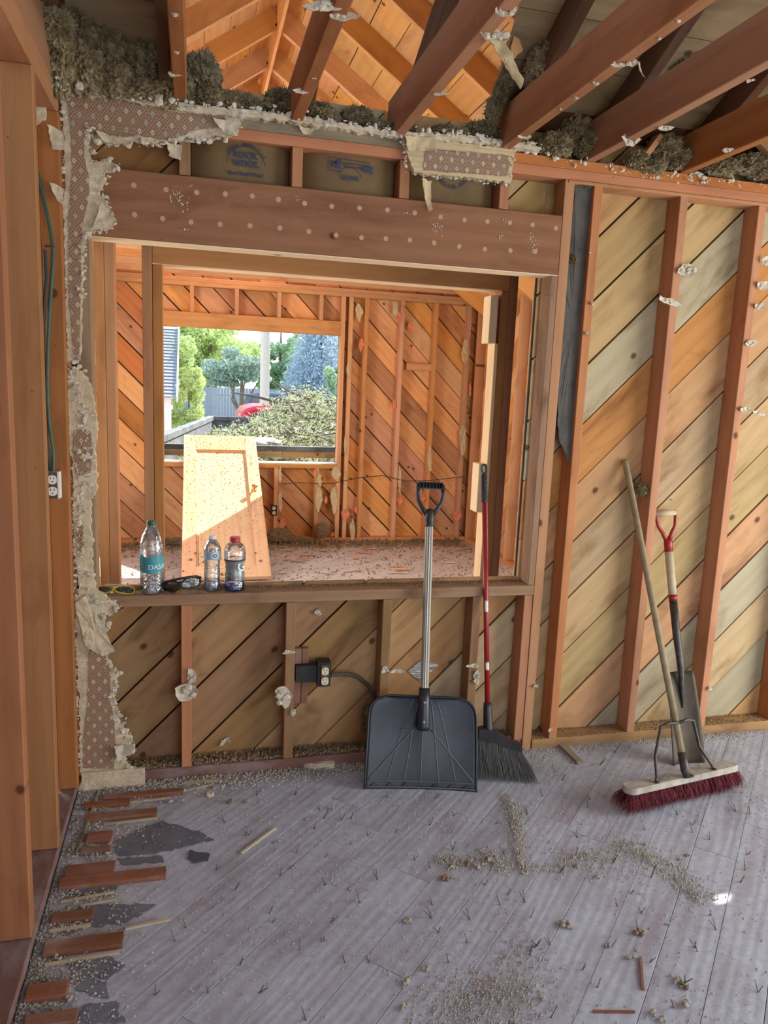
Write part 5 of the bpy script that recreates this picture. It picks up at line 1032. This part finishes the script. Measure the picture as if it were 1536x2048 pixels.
def leaves(blobs, n, s, seed):
    R = random.Random(seed); m = MB(); tot = sum(b[1][0]*b[1][1]+.01 for b in blobs); v, f = m.v, m.f
    for c, r in blobs:
        for _ in range(int(n*(r[0]*r[1]+.01)/tot)):
            d = V((R.gauss(0, 1), R.gauss(0, 1), R.gauss(0, 1))).normalized()*(R.random()**.33); p = V((c[0]+d.x*r[0], c[1]+d.y*r[1], c[2]+d.z*r[2])); q = V((R.gauss(0, 1), R.gauss(0, 1), R.gauss(0, 1))).normalized()*s*R.uniform(.6, 1.3); e = q.orthogonal().normalized()*s*.5
            b = len(v); v += [p-q*.5, p+e, p+q*.5, p-e]; f.append((b, b+1, b+2, b+3))
    return m
def tree(nm, label, x, y, h, blobs, mat, n, s, seed, tr_=.18, conifer=False):
    r = empty(nm, (x, y, GZ)); tag(r, label, 'tree')
    R = random.Random(seed)
    if conifer:
        bl = []
        for k in range(16):
            z = h*(.06+.92*k/15); rad = blobs*(1-k/16.5)
            for j in range(7): a = 2*pi*j/7+k; bl.append(((rad*.62*cos(a), rad*.62*sin(a), z), (rad*.42+.12, rad*.42+.12, h*.035+.10)))
    else:
        bl = []
        for (c, q) in blobs:
            for _ in range(9):
                d = V((R.gauss(0, 1), R.gauss(0, 1), R.gauss(0, 1))).normalized()*.72; bl.append(((c[0]+d.x*q[0], c[1]+d.y*q[1], c[2]+d.z*q[2]), (q[0]*.42, q[1]*.42, q[2]*.36)))
    leaves(bl, n, s, seed).build('crown', mat, r)['kind'] = 'stuff'
    MB().tube([(0, 0, 0), (.05*tr_, 0, h*.3), (0, .1, h*.8)], [tr_, tr_*.7, tr_*.2], 8).build('trunk', BARK, r)
    if not conifer:
        for k in range(4): c = blobs[k % len(blobs)][0]; MB().tube([(0, 0, h*.22), (c[0]*.4, c[1]*.4, h*.4), (c[0]*.9+.2*k, c[1], c[2])], [tr_*.45, tr_*.3, tr_*.08], 6).build('branch', BARK, r)
    return r
def at(u, v, Y): return on(1, Y, u, v)
def bl_(u, v, Y, rx, rz, x0): p = at(u, v, Y); return ((p.x-x0, 0, p.z-GZ), (rx, rx, rz))
x0 = at(420, 800, 36).x
tree('maple_tree', 'tall yellow-green tree filling the left half of the far window', x0, 36, 7.5, [bl_(400,690,36,1.7,1.2,x0), bl_(450,700,36,1.6,1.0,x0), bl_(495,722,36,1.0,.8,x0), bl_(370,740,36,1.3,1.3,x0), bl_(440,740,36,1.5,1.0,x0), bl_(400,640,36,1.8,1.3,x0), bl_(350,700,36,1.5,1.5,x0), bl_(512,735,36,.7,.7,x0)], LY, 16000, .17, 1)
x0 = at(483, 805, 27).x
tree('crabapple_tree', 'round dark green tree with forked trunk left of the utility pole', x0, 27, 3.4, [bl_(450,735,27,.85,.55,x0), bl_(485,722,27,.9,.6,x0), bl_(510,745,27,.6,.6,x0), bl_(435,755,27,.6,.4,x0), bl_(480,755,27,.9,.5,x0)], LD, 9000, .11, 2, .14)
x0 = at(560, 800, 38).x
tree('green_tree', 'mid green bushy tree just right of the utility pole', x0, 38, 6, [bl_(560,720,38,1.3,.9,x0), bl_(548,760,38,1.0,.9,x0), bl_(590,705,38,.9,.8,x0), bl_(570,760,38,1.0,.9,x0), bl_(540,700,38,.6,.5,x0)], LG, 9000, .14, 3)
x0 = at(640, 800, 30).x; tree('blue_spruce', 'large blue spruce filling the right half of the far window', x0, 30, 6.6, 2.15, LBL, 22000, .12, 4, .2, True)
x0 = at(590, 800, 36.5).x; tree('blue_spruce', 'smaller blue-green spruce between the green tree and the large spruce', x0, 36.5, 4.7, 1.2, LG, 6000, .11, 5, .15, True)
x0 = at(345, 800, 44).x; tree('blue_spruce', 'blue-grey conifer crown above the white outbuilding at top left', x0, 44, 8.8, 2.9, LBL, 12000, .17, 6, .25, True)
x0 = at(672, 790, 24).x; tree('shrub', 'light green shrub at the right edge of the far window', x0, 24, 2.2, [bl_(672,755,24,.45,.7,x0)], LG, 2500, .09, 7, .05)
x0 = at(378, 850, 15.5).x; tree('shrub', 'tall yellow-green shrub beside the white outbuilding', x0, 15.5, 2.4, [bl_(376,800,15.5,.40,.55,x0), bl_(368,845,15.5,.36,.4,x0), bl_(388,840,15.5,.32,.35,x0), bl_(368,745,15.5,.34,.5,x0), bl_(365,700,15.5,.3,.4,x0), bl_(385,765,15.5,.3,.4,x0)], LY, 11000, .06, 8, .04)
# utility pole
x0 = at(529, 800, 21).x; up = empty('utility_pole', (x0, 21, GZ)); tag(up, 'grey wooden utility pole standing across the window view', 'pole'); PLM = plain('pole_wood', (176, 170, 160), .95, nz=.5, c2=(140, 132, 122), scale=14)
MB().tube([(0, 0, 0), (0, 0, 9)], [.15, .135], 16).build('shaft', PLM, up, smooth=True); beam('crossarm', (-1.1, 0, 8.4), (1.1, 0, 8.4), (0, 0, 1), .11, .09, PLM, up)
for s in (-.95, -.4, .4, .95): MB().lathe([(.03, 8.45), (.05, 8.5), (.03, 8.56), (.045, 8.6), (.0, 8.65)], 10, True, False, (s, 0, 0)).build('insulator', WHITEP, up)
# fence across the street: boards
fe = empty('board_fence', (0, 34, GZ)); tag(fe, 'weathered grey board fence on the far side of the street', 'fence'); FN = plain('fence_board', (140, 146, 156), .95, nz=.5, c2=(110, 114, 124), scale=9, rand=True)
bmx = prism(rect(-.07, .07, 0, 1.75), .02); bmx.materials.append(FN)
for k in range(110):
    o = bpy.data.objects.new('board', bmx); COL.objects.link(o); o.parent = fe; o.matrix_basis = Matrix.Translation((-3.5+k*.146, 0, 0)) @ Matrix.Rotation(pi/2, 4, 'X')
for z in (.35, 1.4): beam('fence_rail', (-3.6, .05, z), (12.6, .05, z), (0, 0, 1), .09, .04, FN, fe)
# white outbuilding with shingled roof
hb_ = empty('outbuilding', (-.28, 14, GZ)); tag(hb_, 'white outbuilding with blue-grey shingle roof at the left of the window view', 'building')
WSD = plain('white_siding', (232, 234, 238), .8); zt = at(345, 792, 14).z-GZ; zr_ = zt+1.55
for k in range(14): z = k*zt/14; MB().box((-6, 0-.01*(k % 1), z), (-.28, .06, z+zt/14-.008)).build('siding_board', WSD, hb_)
MB().box((-6, .05, 0), (-.29, 6, zt)).build('body', WSD, hb_); MB().box((-.30, -.03, 0), (-.17, .09, zt)).build('corner_board', WSD, hb_)
SHG = plain('shingle', (146, 152, 160), .9, nz=.5, c2=(112, 118, 128), scale=12, rand=True)
nrow = 22; px_r = -.06
for k in range(nrow):
    y0_, y1_ = -.2+k*2.4/nrow, -.2+(k+1)*2.4/nrow+.05; za, zb = zt-.02+k*1.6/nrow, zt-.02+(k+1)*1.6/nrow
    R = random.Random(k)
    x = -3.2-(.15 if k % 2 else 0)
    while x < px_r-.02:
        x1_ = min(px_r, x+R.uniform(.22, .34)); MB().add([(x, y0_, za+.018), (x1_-.006, y0_, za+.018), (x1_-.006, y1_, zb+.004), (x, y1_, zb+.004), (x, y0_, za), (x1_-.006, y0_, za), (x1_-.006, y1_, zb-.01), (x, y1_, zb-.01)], [(0, 1, 2, 3), (4, 7, 6, 5), (0, 4, 5, 1), (1, 5, 6, 2), (2, 6, 7, 3), (3, 7, 4, 0)]).build('shingle', SHG, hb_); x = x1_
MB().add([(-6, -.2, zt-.04), (px_r, -.2, zt-.04), (px_r, 2.2, zt+1.56), (-6, 2.2, zt+1.56), (px_r, 4.6, zt-.04), (-6, 4.6, zt-.04)], [(0, 1, 2, 3), (3, 2, 4, 5), (0, 5, 4, 1), (1, 4, 2), (0, 3, 5)]).build('roof_body', WSD, hb_)
beam('rake_board', (px_r+.02, -.22, zt-.05), (px_r+.02, 2.2, zt+1.56), (0, 0, 1), .14, .03, WSD, hb_)
# vehicles
GLS = plain('car_glass', (50, 60, 70), .15, spec=.8); TYR = plain('tyre', (34, 34, 36), .9); CHR = plain('car_trim', (190, 196, 200), .3, metal=.6)
def car(nm, label, x, y, col, prof, L=4.6, rot=0, wx=(.9, 3.6), wr_=.33, glass=None, Wd=1.75):
    r = empty(nm, M=Matrix.Translation((x, y, GZ)) @ Matrix.Rotation(rot, 4, 'Z')); tag(r, label, 'car'); pm = plain(nm+'_paint', col, .3)
    me = prism(prof, Wd, .05); link('body', me, pm, r, Matrix.Rotation(pi/2, 4, 'X') @ Matrix.Translation((0, 0, -Wd/2)))
    for g in glass or []:
        me = prism(g, Wd+.02, .01); link('window', me, GLS, r, Matrix.Rotation(pi/2, 4, 'X') @ Matrix.Translation((0, 0, -Wd/2-.01)))
    for wxx in wx:
        for s in (-1, 1):
            t_ = MB().lathe([(wr_*.6, -.1), (wr_, -.09), (wr_, .09), (wr_*.6, .1)], 24).build('wheel', TYR, r, Matrix.Translation((wxx, s*(Wd/2-.06), wr_)) @ Matrix.Rotation(pi/2, 4, 'X')); MB().lathe([(.0, -.105), (wr_*.55, -.105), (wr_*.55, .105), (0, .105)], 16, False, False).build('hubcap', CHR, t_)
    return r
SUV = [(0, .35), (.05, 1.0), (.25, 1.15), (.45, 1.62), (.9, 1.72), (2.6, 1.70), (3.2, 1.12), (4.4, .98), (4.6, .75), (4.6, .35)]; SUVG = [[(.42, 1.15), (.58, 1.55), (1.5, 1.60), (1.5, 1.15)], [(1.6, 1.15), (1.6, 1.60), (2.5, 1.58), (2.95, 1.13)]]
PK = [(0, .45), (0, 1.02), (1.9, 1.02), (2.05, 1.60), (2.3, 1.68), (3.2, 1.66), (3.8, 1.12), (4.9, 1.0), (5.1, .75), (5.1, .4)]; PKG = [[(2.12, 1.12), (2.22, 1.54), (2.75, 1.56), (2.75, 1.12)], [(2.83, 1.12), (2.83, 1.56), (3.15, 1.54), (3.55, 1.11)]]
p = at(500, 800, 25.2); car('parked_suv', 'dark parked car behind the utility pole across the street', p.x-.5, 25.2, (58, 72, 92), SUV, glass=SUVG)
p = at(470, 830, 15.2); car('red_pickup', 'red pickup truck roof showing behind the dumpster', .90-2.05, 12.0, (196, 40, 52), PK, wx=(.9, 4.0), glass=PKG)
p = at(620, 830, 19); car('blue_car', 'pale blue car at the right behind the branch pile', p.x, 19, (110, 150, 200), SUV, glass=SUVG)
# dumpster full of cuttings
du = empty('dumpster', (0, 5.0, GZ)); tag(du, 'open steel dumpster heaped with cut branches just outside the far window', 'dumpster')
DUM = plain('dumpster_steel', (118, 122, 124), .7, metal=.3, nz=.8, c2=(70, 72, 74), scale=6); RIMZ = .955-GZ
cA, cB, cC, cD = V((-.32, 0, 0)), V((.30, 4.6, 0)), V((3.2, 4.3, 0)), V((3.0, -.05, 0))
def wall3(nm, a, b, h, t_=.05, m_=DUM, z0=.1): d = b-a; return beam(nm, a+V((0, 0, (h+z0)/2)), b+V((0, 0, (h+z0)/2)), (0, 0, 1), h-z0, t_, m_, du)
for nm, a, b, dz_ in (('side_panel', cA, cB, 0), ('end_panel', cB, cC, 0), ('side_panel', cC, cD, 0)): wall3(nm, a, b, RIMZ); beam('rim_rail', a+V((0, 0, RIMZ)), b+V((0, 0, RIMZ)), (0, 0, 1), .07, .09, DUM, du)
wall3('end_panel', cA, cD, RIMZ-.20); 
for k in range(11): t_ = .05+k/11; q = cA.lerp(cB, t_); beam('side_rib', q+V((-.05, 0, .1)), q+V((-.05, 0, RIMZ-.04)), (0, 1, 0), .05, .05, DUM, du)
beam('near_rail', (-.6, -.02, .89-GZ), (3.2, -.02, .89-GZ), (0, 0, 1), .055, .06, DUM, du); beam('liner_board', (-.6, -.05, .832-GZ), (.9, -.05, .832-GZ), (0, 0, 1), .055, .04, SH_T, du); beam('liner_board', (.91, -.05, .832-GZ), (3.2, -.05, .832-GZ), (0, 0, 1), .055, .04, SH_A, du)
MB().box((-.2, .05, .4), (3.0, 4.3, RIMZ-.32)).build('load_bed', DUST2, du)
def pile_h(x, y): return max(0, .42*exp(-((x-1.55)/.75)**2-((y-2.2)/1.6)**2))+.02*exp(-((x-.5)/.8)**2-((y-1.5)/2)**2)+.06*noise.noise(V((x*2, y*2, 0)))
R = random.Random(12); tw = MB(); lf = MB(); lf2 = MB()
for _ in range(1500):
    x, y = R.uniform(-.05, 2.9), R.uniform(.15, 4.2); z = RIMZ-.36+pile_h(x, y)*1.8+R.uniform(-.1, .12)
    if x < -.25+y*.14+.1: continue
    d = V((R.gauss(0, 1), R.gauss(0, 1), R.gauss(0, .28))).normalized()*R.uniform(.15, .55); p = V((x, y, z)); b_ = V((R.gauss(0, .03), R.gauss(0, .03), R.gauss(0, .03)+.03)); tw.tube([p-d*.5, p+b_, p+d*.5], [R.uniform(.004, .013), .006, .003], 4, False)
    for k in range(16):
        t_ = R.uniform(-.5, .5); q = p+d*t_+b_*(1-abs(t_)*2)+V((R.gauss(0, .03), R.gauss(0, .03), R.gauss(0, .03))); e = V((R.gauss(0, 1), R.gauss(0, 1), R.gauss(0, 1))).normalized()*R.uniform(.02, .05); s = e.orthogonal().normalized()*.010; m = lf if R.random() < .5 else lf2; b = len(m.v); m.v += [q-e, q+s, q+e, q-s]; m.f.append((b, b+1, b+2, b+3))
bp = empty('branch_pile', (0, 5, GZ)); tag(bp, 'tangled heap of cut twigs and pale leaves filling the dumpster', 'branches')
tw.build('twigs', BARK, bp)['kind'] = 'stuff'
lf.build('leaves', leafmat('cut_leaves', (196, 214, 140), (160, 184, 112), (222, 224, 190)), bp)['kind'] = 'stuff'
lf2.build('dry_leaves', leafmat('dry_leaves', (214, 212, 190), (180, 182, 160), (232, 226, 214)), bp)['kind'] = 'stuff'
for i in range(14):
    x, y = R.uniform(.9, 2.4), R.uniform(1.0, 3.2); z = RIMZ-.22+pile_h(x, y)*1.6; a = R.uniform(0, 3); l = R.uniform(.4, .9)
    tag(MB().tube([(x, y, z), (x+l*.5*cos(a), y+l*.5*sin(a), z+.08), (x+l*cos(a), y+l*sin(a), z+R.uniform(.05, .22))], [.022, .018, .008], 7).build('cut_branch', BARK, None, Matrix.Translation((0, 5, GZ))), 'bare cut branch sticking out of the dumpster heap', 'branch', 'bare branches in the dumpster')
p = at(528, 880, 5.9); bm = bmesh.new(); bmesh.ops.create_icosphere(bm, subdivisions=3, radius=1)
for v in bm.verts: d = v.co.copy(); k = 1+.3*noise.noise(d*2); v.co = V((d.x*.20*k, d.y*.28*k, d.z*.05*k))
tag(link('plastic_sheet', bmesh_done(bm), WHITEP, None, Matrix.Translation((p.x, 5.9, p.z-.02)), True), 'white plastic sheet or sack lying on the branch heap', 'sheet')
